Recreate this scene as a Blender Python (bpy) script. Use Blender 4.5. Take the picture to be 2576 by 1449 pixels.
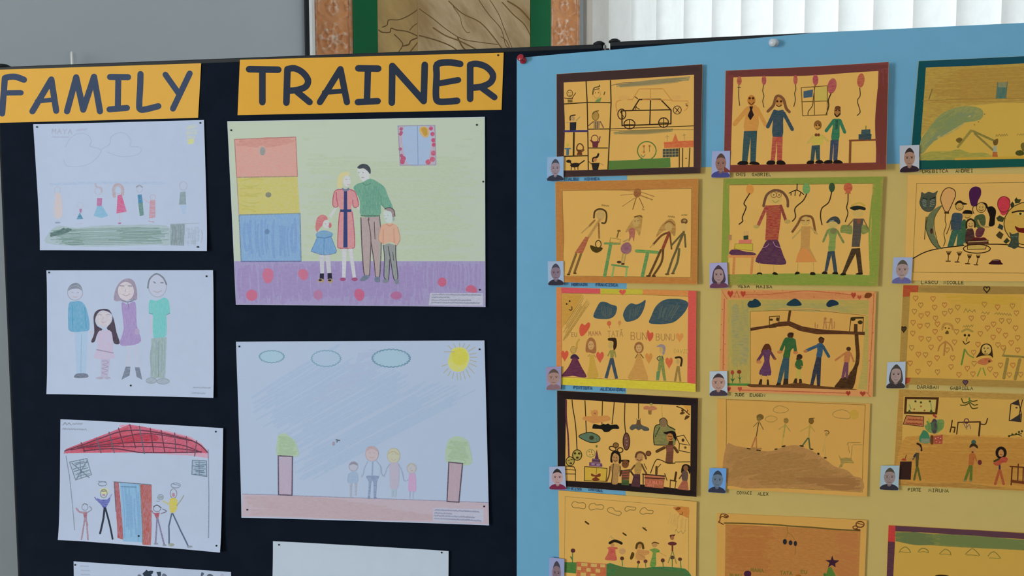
import bpy, bmesh, math, random
import numpy as np
from mathutils import Vector, Matrix
from mathutils.geometry import tessellate_polygon

random.seed(7)
for o in list(bpy.data.objects):
    bpy.data.objects.remove(o, do_unlink=True)
scene = bpy.context.scene
COL = scene.collection

# ------------------------------------------------------------------ camera
FOC, PITCH, ROLL = 2200.0, math.radians(3.97), math.radians(-0.185)
CAM_Z = 1.55
cp, sp, cr, sr = math.cos(PITCH), math.sin(PITCH), math.cos(ROLL), math.sin(ROLL)
AX_R = Vector((cr, sp * sr, cp * sr))
AX_U = Vector((-sr, sp * cr, cp * cr))
AX_F = Vector((0, cp, -sp))
cam_data = bpy.data.cameras.new('camera')
cam_data.sensor_width = 36.0
cam_data.lens = FOC * 36.0 / 2576.0
cam_data.clip_start = 0.05
cam = bpy.data.objects.new('camera', cam_data)
COL.objects.link(cam)
cam.matrix_world = Matrix((
    (AX_R.x, AX_U.x, -AX_F.x, 0),
    (AX_R.y, AX_U.y, -AX_F.y, 0),
    (AX_R.z, AX_U.z, -AX_F.z, CAM_Z),
    (0, 0, 0, 1)))
scene.camera = cam

# ------------------------------------------------------------------ world, light, exposure
world = bpy.data.worlds.new('overcast_sky')
scene.world = world
world.use_nodes = True
wn = world.node_tree.nodes
wn['Background'].inputs['Color'].default_value = (0.88, 0.94, 1.0, 1)
wn['Background'].inputs['Strength'].default_value = 10.5
scene.view_settings.view_transform = 'Standard'
scene.view_settings.look = 'None'
scene.view_settings.gamma = 1.0
scene.view_settings.exposure = -1.83
scene.view_settings.use_curve_mapping = False
scene.cycles.max_bounces = 6
scene.cycles.diffuse_bounces = 4
scene.cycles.transparent_max_bounces = 24

# room plan (metres): the corner seen behind the boards and the directions of its two walls
YAW_A, YAW_B = math.radians(-36), math.radians(46)
CORNER = Vector(((1466 - 1288) / FOC * 2.4, 2.4, 0))
DIR_A = Vector((-math.cos(YAW_A), math.sin(YAW_A), 0))     # from the corner along the left wall
DIR_B = Vector((math.cos(YAW_B), -math.sin(YAW_B), 0))     # from the corner along the window wall
LEN_A, LEN_B, ROOM_H = 5.5, 6.0, 3.1
END_A, END_B = CORNER + DIR_A * LEN_A, CORNER + DIR_B * LEN_B
FAR = CORNER + DIR_A * LEN_A + DIR_B * LEN_B

def window_light(name, p, d, w, h, power, color):
    l = bpy.data.lights.new(name, 'AREA')
    l.shape = 'RECTANGLE'
    l.size, l.size_y = w, h
    l.energy = power
    l.color = color
    o = bpy.data.objects.new(name, l)
    COL.objects.link(o)
    o.location = p
    o.rotation_euler = d.to_track_quat('-Z', 'Y').to_euler()
    return o

# daylight through the two windows of the wall on the left behind the camera
NRM_D = Vector((DIR_B.y, -DIR_B.x, 0)) * -1
if NRM_D.dot(CORNER - END_A) < 0:
    NRM_D = -NRM_D
WIN_D = [(0.06, 1.16), (3.4, 4.6)]
WIN_DZ = (1.0, 2.4)
for k, (a, b) in enumerate(WIN_D):
    c = END_A + DIR_B * ((a + b) / 2) - NRM_D * 0.12
    c.z = (WIN_DZ[0] + WIN_DZ[1]) / 2
    window_light('daylight_window', c, NRM_D, b - a - 0.06, WIN_DZ[1] - WIN_DZ[0] - 0.06, (430, 170)[k], (0.97, 0.985, 1.0))

# ------------------------------------------------------------------ materials
def lin(c):
    c = c / 255.0
    return c / 12.92 if c <= 0.04045 else ((c + 0.055) / 1.055) ** 2.4

ILLUM = 0.80     # what a perfectly white sheet reads in the middle of the boards
def rgb(hx):
    if len(hx) == 3:
        hx = ''.join(ch * 2 for ch in hx)
    v = [lin(int(hx[i:i + 2], 16)) / ILLUM for i in (0, 2, 4)]
    return tuple(min(0.93, x) for x in v) + (1.0,)

MATS = {}
def base_mat(name):
    m = bpy.data.materials.new(name)
    m.use_nodes = True
    nt = m.node_tree
    b = nt.nodes['Principled BSDF']
    return m, nt, b

def noise(nt, scale, detail=2.0, stretch=(1, 1, 1), rot=0.0, rough=0.5):
    tc = nt.nodes.new('ShaderNodeTexCoord')
    mp = nt.nodes.new('ShaderNodeMapping')
    mp.inputs['Rotation'].default_value = (0, 0, rot)
    mp.inputs['Scale'].default_value = stretch
    mp.vector_type = 'TEXTURE' if rot else 'POINT'
    if rot:
        mp.inputs['Scale'].default_value = tuple(1.0 / s for s in stretch)
    n = nt.nodes.new('ShaderNodeTexNoise')
    n.inputs['Scale'].default_value = scale
    n.inputs['Detail'].default_value = detail
    n.inputs['Roughness'].default_value = rough
    nt.links.new(tc.outputs['Object'], mp.inputs['Vector'])
    nt.links.new(mp.outputs['Vector'], n.inputs['Vector'])
    return n.outputs['Fac']

def mrange(nt, src, a, b, c, d):
    r = nt.nodes.new('ShaderNodeMapRange')
    r.inputs['From Min'].default_value = a
    r.inputs['From Max'].default_value = b
    r.inputs['To Min'].default_value = c
    r.inputs['To Max'].default_value = d
    nt.links.new(src, r.inputs['Value'])
    return r.outputs['Result']

def vary(nt, col, fac, amount):
    """colour varied around itself by a noise output"""
    mx = nt.nodes.new('ShaderNodeMix')
    mx.data_type = 'RGBA'
    mx.inputs['A'].default_value = tuple(c * (1 - amount) for c in col[:3]) + (1,)
    mx.inputs['B'].default_value = tuple(min(0.95, c * (1 + amount)) for c in col[:3]) + (1,)
    nt.links.new(fac, mx.inputs['Factor'])
    return mx.outputs['Result']

def plain(name, col, rough=0.7, amount=0.06, scale=60, bump=0.0, metallic=0.0, spec=0.3, stretch=(1, 1, 1)):
    key = name
    if key in MATS:
        return MATS[key]
    m, nt, b = base_mat(name)
    f = noise(nt, scale, 3, stretch)
    nt.links.new(vary(nt, col, f, amount), b.inputs['Base Color'])
    b.inputs['Roughness'].default_value = rough
    b.inputs['Metallic'].default_value = metallic
    b.inputs['Specular IOR Level'].default_value = spec
    if bump:
        bp = nt.nodes.new('ShaderNodeBump')
        bp.inputs['Strength'].default_value = bump
        bp.inputs['Distance'].default_value = 0.002
        nt.links.new(noise(nt, scale * 6, 2, stretch), bp.inputs['Height'])
        nt.links.new(bp.outputs['Normal'], b.inputs['Normal'])
    MATS[key] = m
    return m

def paper(hx):
    return plain('paper_' + hx, rgb(hx), 0.85, 0.035, 40, 0.06, spec=0.15)

# ink kinds: '' felt pen, c crayon across, v crayon down, d crayon slanted, w pale wash, x slanted wash, p pencil line
INK = {
    'c': ((1, 5, 1), 0.0, 160, 0.70, 1.0), 'v': ((5, 1, 1), 0.0, 160, 0.70, 1.0), 'd': ((1, 6, 1), 0.6, 150, 0.62, 1.0),
    'w': ((1, 7, 1), 0.0, 120, 0.40, 0.95), 'x': ((1, 7, 1), 0.55, 110, 0.40, 0.95), 'u': ((7, 1, 1), 0.0, 120, 0.40, 0.95),
    'p': ((1, 1, 1), 0.0, 700, 0.45, 0.95), 'm': ((1, 1, 1), 0.0, 700, 0.22, 0.62),
    'q': ((1, 3, 1), 0.0, 150, 0.10, 0.42),
}
def ink(tok, under):
    """pigment on paper: how much of the sheet (or of the colour already on it) shows through is a streaky noise"""
    hx, _, kind = tok.partition(':')
    under = tuple(round(math.sqrt(c) * 24) / 24 for c in under[:3])
    key = (tok, under if kind else None)
    col = rgb(hx)
    if key in MATS:
        return MATS[key]
    m, nt, b = base_mat('ink_' + hx + ('_' + kind if kind else ''))
    b.inputs['Roughness'].default_value = 0.8
    b.inputs['Specular IOR Level'].default_value = 0.12
    if not kind:
        nt.links.new(vary(nt, col, noise(nt, 220, 2, (1, 2, 1)), 0.18), b.inputs['Base Color'])
    else:
        st, rot, sc, lo, hi = INK[kind]
        if sum(col[:3]) < 0.45: lo = 1 - (1 - lo) * (0.3 if kind in 'cvd' else 0.6)
        f = noise(nt, sc, 3, st, rot, 0.6)
        mx = nt.nodes.new('ShaderNodeMix')
        mx.data_type = 'RGBA'
        mx.inputs['A'].default_value = tuple(c * c for c in under) + (1,)
        mx.inputs['B'].default_value = col
        nt.links.new(mrange(nt, f, 0.33, 0.66, lo, hi), mx.inputs['Factor'])
        nt.links.new(mx.outputs['Result'], b.inputs['Base Color'])
    MATS[key] = m
    return m
def cover(tok, under):
    hx, _, kind = tok.partition(':')
    k = (INK[kind][3] + INK[kind][4]) / 2 if kind else 1.0
    return tuple(u * (1 - k) + c * k for u, c in zip(under, rgb(hx)[:3]))

def inside(P, poly):
    """which of the points P lie inside the polygon"""
    x, y = P[:, 0], P[:, 1]; r = np.zeros(len(P), bool)
    for (x0, y0), (x1, y1) in zip(poly, np.roll(poly, -1, 0)):
        if y0 == y1: continue
        c = ((y0 > y) != (y1 > y)) & (x < (x1 - x0) * (y - y0) / (y1 - y0) + x0)
        r ^= c
    return r

# ------------------------------------------------------------------ planes of the place
class Plane:
    def __init__(s, p0, yaw):
        s.p0 = np.array((p0[0], p0[1], 0.0)); s.yaw = yaw
        s.eu = np.array((math.cos(yaw), -math.sin(yaw), 0.0))
        s.n = np.array((-math.sin(yaw), -math.cos(yaw), 0.0))      # towards the viewer
    def uv(s, pts, lift=0.0):
        """points measured on the photograph -> metres on this plane (u along it, v above the floor)"""
        a = np.asarray(pts, float).reshape(-1, 2)
        x = (a[:, 0] - 1288.0) / FOC; y = -(a[:, 1] - 724.5) / FOC
        r = np.outer(x, AX_R) + np.outer(y, AX_U) + np.array(AX_F)[None, :]
        p0 = s.p0 + s.n * lift
        t = (p0 @ s.n) / (r @ s.n)
        P = r * t[:, None]
        return np.stack([(P - p0) @ s.eu, P[:, 2] + CAM_Z], 1)
    def matrix(s, u, v, h=0.0):
        p = s.p0 + s.eu * u + s.n * h
        return Matrix(((s.eu[0], 0, s.n[0], p[0]), (s.eu[1], 0, s.n[1], p[1]), (0, 1, 0, v), (0, 0, 0, 1)))
    def world(s, u, v, h=0.0):
        return Vector(s.p0 + s.eu * u + s.n * h) + Vector((0, 0, v))

LEFT = Plane((0, 1.373), math.radians(7.63))
_h = LEFT.uv([(1525, 110)])[0]
HINGE = LEFT.world(_h[0], 0)
RIGHT = Plane((HINGE.x, HINGE.y), math.radians(13.66))
_e = LEFT.uv([(1300, 700)], 0.004)[0]
_pe = np.array(LEFT.world(_e[0], 0, 0.004))
GAP = float((_pe - RIGHT.p0) @ RIGHT.n)          # how far the poster stands off the right board
POST = Plane(tuple((RIGHT.p0 + RIGHT.n * GAP)[:2]), RIGHT.yaw)
WALL_A = Plane((CORNER.x, CORNER.y), YAW_A)
WALL_B = Plane((CORNER.x, CORNER.y), YAW_B)

# ------------------------------------------------------------------ mesh helpers
def link(name, me, mat=None, parent=None, M=None):
    o = bpy.data.objects.new(name, me)
    COL.objects.link(o)
    if mat is not None and me is not None:
        for m in (mat if isinstance(mat, (list, tuple)) else [mat]):
            me.materials.append(m)
    if M is not None:
        o.matrix_world = M
    if parent is not None:
        o.parent = parent
    return o

def tag(o, label, cat=None, group=None, kind=None):
    o['label'] = label
    if cat: o['category'] = cat
    if group: o['group'] = group
    if kind: o['kind'] = kind
    return o

def empty(name, M):
    o = bpy.data.objects.new(name, None)
    o.empty_display_size = 0.05
    COL.objects.link(o)
    o.matrix_world = M
    return o

def to_mesh(bm, name, smooth=False):
    me = bpy.data.meshes.new(name)
    bm.normal_update()
    bm.to_mesh(me); bm.free()
    if smooth:
        for p in me.polygons: p.use_smooth = True
    return me

def box(bm, x0, x1, y0, y1, z0, z1, bevel=0.0):
    r = bmesh.ops.create_cube(bm, size=1.0)
    for v in r['verts']:
        v.co = Vector((x0 + (v.co.x + .5) * (x1 - x0), y0 + (v.co.y + .5) * (y1 - y0), z0 + (v.co.z + .5) * (z1 - z0)))
    if bevel:
        es = list({e for v in r['verts'] for e in v.link_edges})
        bmesh.ops.bevel(bm, geom=es, offset=bevel, segments=2, affect='EDGES', profile=0.6)

def box_obj(name, dims, mat, parent=None, M=None, bevel=0.0):
    bm = bmesh.new(); box(bm, *dims, bevel=bevel)
    return link(name, to_mesh(bm, name), mat, parent, M)

def lathe(prof, seg=20):
    """surface of revolution about local z from (radius, z) pairs"""
    bm = bmesh.new(); rings = []
    for r, z in prof:
        if r < 1e-6:
            rings.append([bm.verts.new((0, 0, z))])
        else:
            rings.append([bm.verts.new((r * math.cos(2 * math.pi * k / seg), r * math.sin(2 * math.pi * k / seg), z)) for k in range(seg)])
    for a, b in zip(rings, rings[1:]):
        for k in range(seg):
            k2 = (k + 1) % seg
            q = [a[k % len(a)], a[k2 % len(a)], b[k2 % len(b)], b[k % len(b)]]
            u = []
            for v in q:
                if v not in u: u.append(v)
            if len(u) > 2: bm.faces.new(u)
    for ring, up in ((rings[0], False), (rings[-1], True)):
        if len(ring) > 2: bm.faces.new(ring if up else ring[::-1])
    bmesh.ops.recalc_face_normals(bm, faces=bm.faces)
    return bm

# ------------------------------------------------------------------ drawing marks
FONT = {
 'A': [(0,0,.5,1,1,0), (.2,.4,.8,.4)], 'B': [(0,0,0,1,.7,1,.85,.8,.7,.55,0,.52), (.7,.55,.95,.3,.75,0,0,0)],
 'C': [(.95,.85,.6,1,.2,.85,0,.5,.2,.12,.6,0,.95,.15)], 'D': [(0,0,0,1,.55,1,.95,.7,.95,.3,.55,0,0,0)],
 'E': [(.9,1,0,1,0,0,.9,0), (0,.5,.7,.5)], 'F': [(.9,1,0,1,0,0), (0,.5,.7,.5)],
 'G': [(.95,.85,.6,1,.2,.85,0,.5,.2,.12,.6,0,.95,.2,.95,.45,.6,.45)], 'H': [(0,0,0,1), (1,0,1,1), (0,.5,1,.5)],
 'I': [(.5,0,.5,1), (.25,1,.75,1), (.25,0,.75,0)], 'J': [(.3,1,.95,1), (.75,1,.75,.2,.5,0,.2,.1)],
 'K': [(0,0,0,1), (.9,1,0,.45,.95,0)], 'L': [(0,1,0,0,.85,0)], 'M': [(0,0,.1,1,.5,.3,.9,1,1,0)],
 'N': [(0,0,0,1,1,0,1,1)], 'O': [(.5,1,.1,.8,0,.5,.1,.2,.5,0,.9,.2,1,.5,.9,.8,.5,1)], 'P': [(0,0,0,1,.7,1,.95,.78,.7,.52,0,.5)],
 'R': [(0,0,0,1,.7,1,.95,.78,.7,.52,0,.5), (.45,.5,1,0)], 'S': [(.9,.9,.5,1,.1,.85,.15,.6,.85,.42,.9,.15,.5,0,.05,.1)],
 'T': [(0,1,1,1), (.5,1,.5,0)], 'U': [(0,1,0,.25,.3,0,.7,0,1,.25,1,1)], 'V': [(0,1,.5,0,1,1)],
 'X': [(0,0,1,1), (0,1,1,0)], 'Y': [(0,1,.5,.5,1,1), (.5,.5,.5,0)], 'Z': [(0,1,1,1,0,0,1,0)],
}
FONT['\u0102'] = FONT['A'] + [(.25,1.3,.5,1.15,.75,1.3)]
FONT['\u015e'] = FONT['S'] + [(.5,0,.55,-.25)]

def catmull(P, closed=False, sub=4):
    P = np.asarray(P, float); n = len(P)
    if n < 3: return P
    out = []
    for i in range(n if closed else n - 1):
        if closed:
            a, b, c, d = P[(i - 1) % n], P[i], P[(i + 1) % n], P[(i + 2) % n]
        else:
            a, b, c, d = P[max(i - 1, 0)], P[i], P[i + 1], P[min(i + 2, n - 1)]
        for k in range(sub):
            t = k / sub
            out.append(0.5 * (2 * b + (c - a) * t + (2 * a - 5 * b + 4 * c - d) * t * t + (3 * b - a - 3 * c + d) * t ** 3))
    if not closed: out.append(P[-1])
    return np.array(out)

def ell(cx, cy, rx, ry, rot=0.0, n=20):
    t = np.linspace(0, 2 * math.pi, n, endpoint=False)
    x, y = rx * np.cos(t), ry * np.sin(t)
    r = math.radians(rot)
    return np.stack([cx + x * math.cos(r) - y * math.sin(r), cy + x * math.sin(r) + y * math.cos(r)], 1)

def heart(cx, cy, rx, ry):
    t = np.linspace(0, 2 * math.pi, 22, endpoint=False)
    x = 16 * np.sin(t) ** 3 / 16
    y = -(13 * np.cos(t) - 5 * np.cos(2 * t) - 2 * np.cos(3 * t) - np.cos(4 * t)) / 15
    return np.stack([cx + rx * x, cy + ry * y], 1)

def stroke(P, w, closed=False):
    """ribbon of width w along P with rounded ends -> (verts, faces)"""
    P = np.asarray(P, float)
    keep = [0]
    for i in range(1, len(P)):
        if np.hypot(*(P[i] - P[keep[-1]])) > 1e-6: keep.append(i)
    P = P[keep]
    if closed and len(P) > 2 and np.hypot(*(P[0] - P[-1])) < 1e-6: P = P[:-1]
    n = len(P); V = []; F = []
    if n == 1:
        return [tuple(p) for p in ell(P[0][0], P[0][1], w / 2, w / 2, 0, 8)], [list(range(8))]
    r = w / 2
    for i in range(n):
        if closed: a, b = P[i - 1], P[(i + 1) % n]
        else: a, b = P[max(i - 1, 0)], P[min(i + 1, n - 1)]
        d0 = P[i] - a; d1 = b - P[i]
        l0, l1 = np.hypot(*d0), np.hypot(*d1)
        if l0 < 1e-9: d0, l0 = d1, l1
        if l1 < 1e-9: d1, l1 = d0, l0
        d0 = d0 / l0; d1 = d1 / l1
        t = d0 + d1
        lt = np.hypot(*t)
        if lt < 0.4: t = d1; k = 1.0
        else:
            t = t / lt; k = min(1.5, 1.0 / max(0.3, abs(t @ d1)))
        nn = np.array((-t[1], t[0])) * r * k
        V += [tuple(P[i] + nn), tuple(P[i] - nn)]
    for i in range(n if closed else n - 1):
        j = (i + 1) % n
        F.append([2 * i, 2 * j, 2 * j + 1, 2 * i + 1])
    if not closed:
        for e, (c, o) in enumerate(((P[0], P[0] - P[1]), (P[-1], P[-1] - P[-2]))):
            o = o / np.hypot(*o); q = np.array((-o[1], o[0]))
            arc = [tuple(c + r * (q * math.cos(t) + o * math.sin(t))) for t in np.linspace(0, math.pi, 6)]
            k = len(V); V += arc; F.append(list(range(k, k + 6)))
    return V, F

def strokes(P, w):
    """one ribbon per run between sharp corners, so that the runs overlap in layers instead of in one plane"""
    P = np.asarray(P, float); k = 0
    for i in range(1, len(P) - 1):
        a, b = P[i] - P[i - 1], P[i + 1] - P[i]
        if a @ b < 0.25 * np.hypot(*a) * np.hypot(*b):
            yield stroke(P[k:i + 1], w); k = i
    yield stroke(P[k:], w)

def fill(P):
    P = np.asarray(P, float)
    tri = tessellate_polygon([[Vector((p[0], p[1], 0)) for p in P]])
    return [tuple(p) for p in P], [list(t) for t in tri], True

def text_strokes(s, x0, y0, x1, y1, h):
    d = np.array((x1 - x0, y1 - y0), float); L = np.hypot(*d); d /= L
    up = np.array((d[1], -d[0])); n = len(s); adv = L / max(1, n - 0.25); cw = adv * 0.72
    for i, ch in enumerate(s):
        for st in FONT.get(ch, []):
            pts = np.array(st).reshape(-1, 2)
            yield np.array((x0, y0)) + d * (i * adv) + np.outer(pts[:, 0] * cw, d) + np.outer(pts[:, 1] * h, up)

def parse(src):
    """marks of one drawing: '@part' opens a part, every other line is one mark -> [(part, label, [(ink, verts, faces)])]"""
    parts = []
    for ln in src.replace(';', '\n').split('\n'):
        ln = ln.strip()
        if not ln: continue
        if ln[0] == '@':
            nm, _, lb = ln[1:].partition(' ')
            parts.append((nm, lb, [])); continue
        tk = ln.split(); c, col = tk[0], tk[1]
        if parts[-1][0] in ('handwriting', 'balloon_string', 'drawn_scribble', 'drawn_table') and parts[-1][2] and (parts[-1][0] != 'drawn_table' or c == 'Z'):
            parts.append((parts[-1][0], '', []))
        out = parts[-1][2]
        if c == 'T':
            w, h, x0, y0, x1, y1 = map(float, tk[2:8])
            for P in text_strokes(tk[8], x0, y0, x1, y1, h): out += [(col,) + r for r in strokes(P, w)]
            continue
        a = [float(x) for x in tk[2:]]
        if c == 'F': out.append((col,) + fill(np.array(a).reshape(-1, 2)))
        elif c == 'f': out.append((col,) + fill(catmull(np.array(a).reshape(-1, 2), True, 3)))
        elif c == 'S': out += [(col,) + r for r in strokes(np.array(a[1:]).reshape(-1, 2), a[0])]
        elif c == 's': out += [(col,) + r for r in strokes(catmull(np.array(a[1:]).reshape(-1, 2)), a[0])]
        elif c == 'L': out.append((col,) + stroke(np.array(a[1:]).reshape(-1, 2), a[0], True))
        elif c == 'l': out.append((col,) + stroke(catmull(np.array(a[1:]).reshape(-1, 2), True), a[0], True))
        elif c == 'E': out.append((col,) + fill(ell(*a)))
        elif c == 'O': out.append((col,) + stroke(ell(*a[1:]), a[0], True))
        elif c == 'H': out.append((col,) + fill(heart(*a)))
        elif c == 'h': out.append((col,) + stroke(heart(*a[1:]), a[0], True))
        elif c == 'B':
            w, cx, cy, rx, ry, n = a
            t = np.linspace(0, 2 * math.pi, int(n) * 6, endpoint=False)
            k = 1 + 0.09 * np.abs(np.sin(t * n / 2))
            out.append((col,) + stroke(np.stack([cx + rx * k * np.cos(t), cy + ry * k * np.sin(t)], 1), w, True))
        elif c == 'R':
            o, i = np.array(a[:8]).reshape(4, 2), np.array(a[8:]).reshape(4, 2)
            for k in range(4):
                j = (k + 1) % 4
                out.append((col, [tuple(o[k]), tuple(o[j]), tuple(i[j]), tuple(i[k])], [[0, 1, 2, 3]], True))
        elif c == 'Q':
            w, h, x0, y0, x1, y1 = a
            n = max(4, int(math.hypot(x1 - x0, y1 - y0) / h * 2.2))
            rr = random.Random(int(x0 * 7 + y0))
            P = [(x0 + (x1 - x0) * k / n + rr.uniform(-.3, .3) * h * .5, y0 + (y1 - y0) * k / n - (h * rr.uniform(.6, 1) if k % 2 else 0)) for k in range(n + 1)]
            out += [(col,) + r for r in strokes(P, w)]
        elif c == 'D':
            for k in range(1, len(a), 2): out.append((col,) + fill(ell(a[k], a[k + 1], a[0], a[0], 0, 10)))
        elif c == 'W':      # parallel crayon streaks from (x0,y0)-(x1,y1) swept to (x2,y2)-(x3,y3)
            col = col.replace(':w', ':q').replace(':u', ':q').replace(':x', ':q')
            w, n = a[0], int(a[1]); q = np.array(a[2:10]).reshape(4, 2); rr = random.Random(int(a[2] + a[3]))
            for k in range(n):
                t = (k + rr.uniform(.1, .9)) / n
                p0 = q[0] + (q[2] - q[0]) * t; p1 = q[1] + (q[3] - q[1]) * t
                e0, e1 = rr.uniform(0, .25), rr.uniform(.75, 1)
                m = (p0 + p1) / 2 + np.array((rr.uniform(-1, 1), rr.uniform(-1, 1))) * w
                out.append((col,) + stroke(catmull(np.array([p0 + (p1 - p0) * e0, m, p0 + (p1 - p0) * e1])), w * rr.uniform(.6, 1.3)))
        else:
            raise ValueError(ln)
    return parts

# ------------------------------------------------------------------ sheets of paper with marks on them
class Sheet:
    """thin sheet pinned or glued on a plane; its lifted edges and waves are a height profile along each side (mm)"""
    def __init__(s, name, plane, quad, mat, lift=0.0006, thick=0.0004, hs=None, ht=None, col=(.7, .7, .7)):
        s.plane, s.lift, s.thick = plane, lift, thick
        q = plane.uv(quad, lift + thick)
        s.c = q.mean(0); s.q = q - s.c
        s.sn, s.sh = (np.array(hs[0]), np.array(hs[1]) / 1000.0) if hs else (np.array((0, 1.0)), np.zeros(2))
        s.tn, s.th = (np.array(ht[0]), np.array(ht[1]) / 1000.0) if ht else (np.array((0, 1.0)), np.zeros(2))
        if hs:
            f = np.linspace(0, 1, 19); s.sh = s.smooth(f, s.sn, s.sh); s.sn = f
        if ht:
            f = np.linspace(0, 1, 17); s.th = s.smooth(f, s.tn, s.th); s.tn = f
        bm = bmesh.new(); rows = {}
        for top in (1, 0):
            for j, t in enumerate(s.tn):
                for i, u in enumerate(s.sn):
                    p = s.bil(u, t)
                    rows[top, i, j] = bm.verts.new((p[0], p[1], s.sh[i] + s.th[j] + (thick if top else 0)))
        ni, nj = len(s.sn), len(s.tn)
        for j in range(nj - 1):
            for i in range(ni - 1):
                bm.faces.new([rows[1, i, j], rows[1, i, j + 1], rows[1, i + 1, j + 1], rows[1, i + 1, j]])
                bm.faces.new([rows[0, i, j], rows[0, i + 1, j], rows[0, i + 1, j + 1], rows[0, i, j + 1]])
        def side(a):
            for k in range(len(a) - 1):
                bm.faces.new([rows[(1,) + a[k]], rows[(1,) + a[k + 1]], rows[(0,) + a[k + 1]], rows[(0,) + a[k]]])
        side([(i, 0) for i in range(ni)]); side([(ni - 1, j) for j in range(nj)])
        side([(i, nj - 1) for i in range(ni - 1, -1, -1)]); side([(0, j) for j in range(nj - 1, -1, -1)])
        bmesh.ops.recalc_face_normals(bm, faces=bm.faces)
        s.boxes = []; s.stack = []; s.col = col
        s.o = link(name, to_mesh(bm, name), mat, None, plane.matrix(s.c[0], s.c[1], lift))
    @staticmethod
    def smooth(f, n, v):
        w = np.interp(f, n, v)
        for _ in range(2): w[1:-1] = (w[:-2] + 2 * w[1:-1] + w[2:]) / 4
        return w
    def bil(s, u, t):
        return (s.q[0] * (1 - u) + s.q[1] * u) * (1 - t) + (s.q[3] * (1 - u) + s.q[2] * u) * t
    def st(s, P):
        P = np.asarray(P, float); u = np.full(len(P), .5); t = np.full(len(P), .5)
        for _ in range(5):
            a = s.q[0][None] * ((1 - u) * (1 - t))[:, None] + s.q[1][None] * (u * (1 - t))[:, None] + s.q[2][None] * (u * t)[:, None] + s.q[3][None] * ((1 - u) * t)[:, None]
            du = (s.q[1] - s.q[0])[None] * (1 - t)[:, None] + (s.q[2] - s.q[3])[None] * t[:, None]
            dt = (s.q[3] - s.q[0])[None] * (1 - u)[:, None] + (s.q[2] - s.q[1])[None] * u[:, None]
            e = P - a; det = du[:, 0] * dt[:, 1] - du[:, 1] * dt[:, 0]
            u = u + (e[:, 0] * dt[:, 1] - e[:, 1] * dt[:, 0]) / det
            t = t + (du[:, 0] * e[:, 1] - du[:, 1] * e[:, 0]) / det
        return u, t
    def height(s, P):
        u, t = s.st(P)
        return np.interp(u, s.sn, s.sh) + np.interp(t, s.tn, s.th) + s.thick
    def local(s, px):
        return s.plane.uv(px, s.lift + s.thick) - s.c
    def cuts(s):
        out = []
        if len(s.sn) > 2: out += [(s.bil(u, 0), s.bil(u, 1)) for u in s.sn[1:-1]]
        if len(s.tn) > 2: out += [(s.bil(0, t), s.bil(1, t)) for t in s.tn[1:-1]]
        return out
    def marks(s, name, prims, tf, label=None, parent=None):
        bm = bmesh.new(); mats = []; lay = {}
        tagl = bm.faces.layers.int.new('lay')
        for pr in prims:
            col, V, F = pr[:3]
            L = s.local(tf(np.asarray(V, float)))
            A = np.array(L); Q = np.concatenate([A.mean(0)[None], A[::max(1, len(A) // 6)]]) if len(pr) < 4 else np.concatenate([A.mean(0)[None], A * .5 + A.mean(0) * .5])
            under = s.col; best = len(Q) / 2
            for poly, c in reversed(s.stack):
                if inside(Q, poly).sum() > best:
                    under = c; break
            if len(pr) == 4: s.stack.append((A, cover(col, under)))
            u, t = s.st(L)
            L = np.array([s.bil(a, b) for a, b in zip(np.clip(u, 0.001, .999), np.clip(t, 0.001, .999))])
            m = ink(col, under)
            lo_, hi_ = L.min(0), L.max(0)
            lv = 1 + max([b[4] for b in s.boxes if b[0] < hi_[0] and b[2] > lo_[0] and b[1] < hi_[1] and b[3] > lo_[1]], default=0)
            s.boxes.append((lo_[0], lo_[1], hi_[0], hi_[1], lv))
            if m not in mats: mats.append(m)
            vs = [bm.verts.new((p[0], p[1], 0)) for p in L]
            for f in F:
                try: nf = bm.faces.new([vs[i] for i in f])
                except ValueError: continue
                if nf.calc_area() < 1e-12:
                    bm.faces.remove(nf); continue
                nf.material_index = mats.index(m); nf[tagl] = lv
        bm.normal_update()
        for f in bm.faces:
            if f.normal.z < 0: f.normal_flip()
        for a, b in s.cuts():
            d = b - a
            bmesh.ops.bisect_plane(bm, geom=bm.verts[:] + bm.edges[:] + bm.faces[:], dist=1e-7, plane_co=(a[0], a[1], 0), plane_no=(-d[1], d[0], 0))
        for v in [v for v in bm.verts if not v.link_faces]: bm.verts.remove(v)
        if not bm.verts:
            bm.free(); return None
        bm.verts.ensure_lookup_table()
        H = s.height(np.array([(v.co.x, v.co.y) for v in bm.verts]))
        for v, z in zip(bm.verts, H):
            v.co.z = z + 0.00002 + 0.000003 * v.link_faces[0][tagl]
        o = link(name, to_mesh(bm, name), mats, parent or s.o)
        if label: o['label'] = label
        return o
    def draw(s, src, tf):
        for nm, lb, pr in parse(src):
            if pr: s.marks(nm, pr, tf, lb or None)

def crop(x0, y0, sc):
    return lambda P: np.stack([x0 + P[:, 0] * sc, y0 + P[:, 1] * sc], 1)

# ================================================================== the room
def wall_frame(p, d, n):
    """local x along the wall, y out of the room, z up"""
    return Matrix(((d.x, -n.x, 0, p.x), (d.y, -n.y, 0, p.y), (0, 0, 1, 0), (0, 0, 0, 1)))

M_WALL = plain('painted_plaster_wall', (0.53, 0.575, 0.62, 1), 0.9, 0.035, 9, 0.10, spec=0.1)
M_WALLB = plain('painted_plaster_beige', (0.60, 0.57, 0.52, 1), 0.9, 0.04, 9, 0.10, spec=0.1)
M_CEIL = plain('ceiling_paint', (0.62, 0.62, 0.61, 1), 0.9, 0.03, 6, spec=0.1)
M_FLOOR = plain('floor_linoleum', (0.16, 0.13, 0.10, 1), 0.5, 0.15, 14)
M_WHITE = plain('white_plastic', (0.80, 0.80, 0.78, 1), 0.35, 0.02, 30, spec=0.5)

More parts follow.
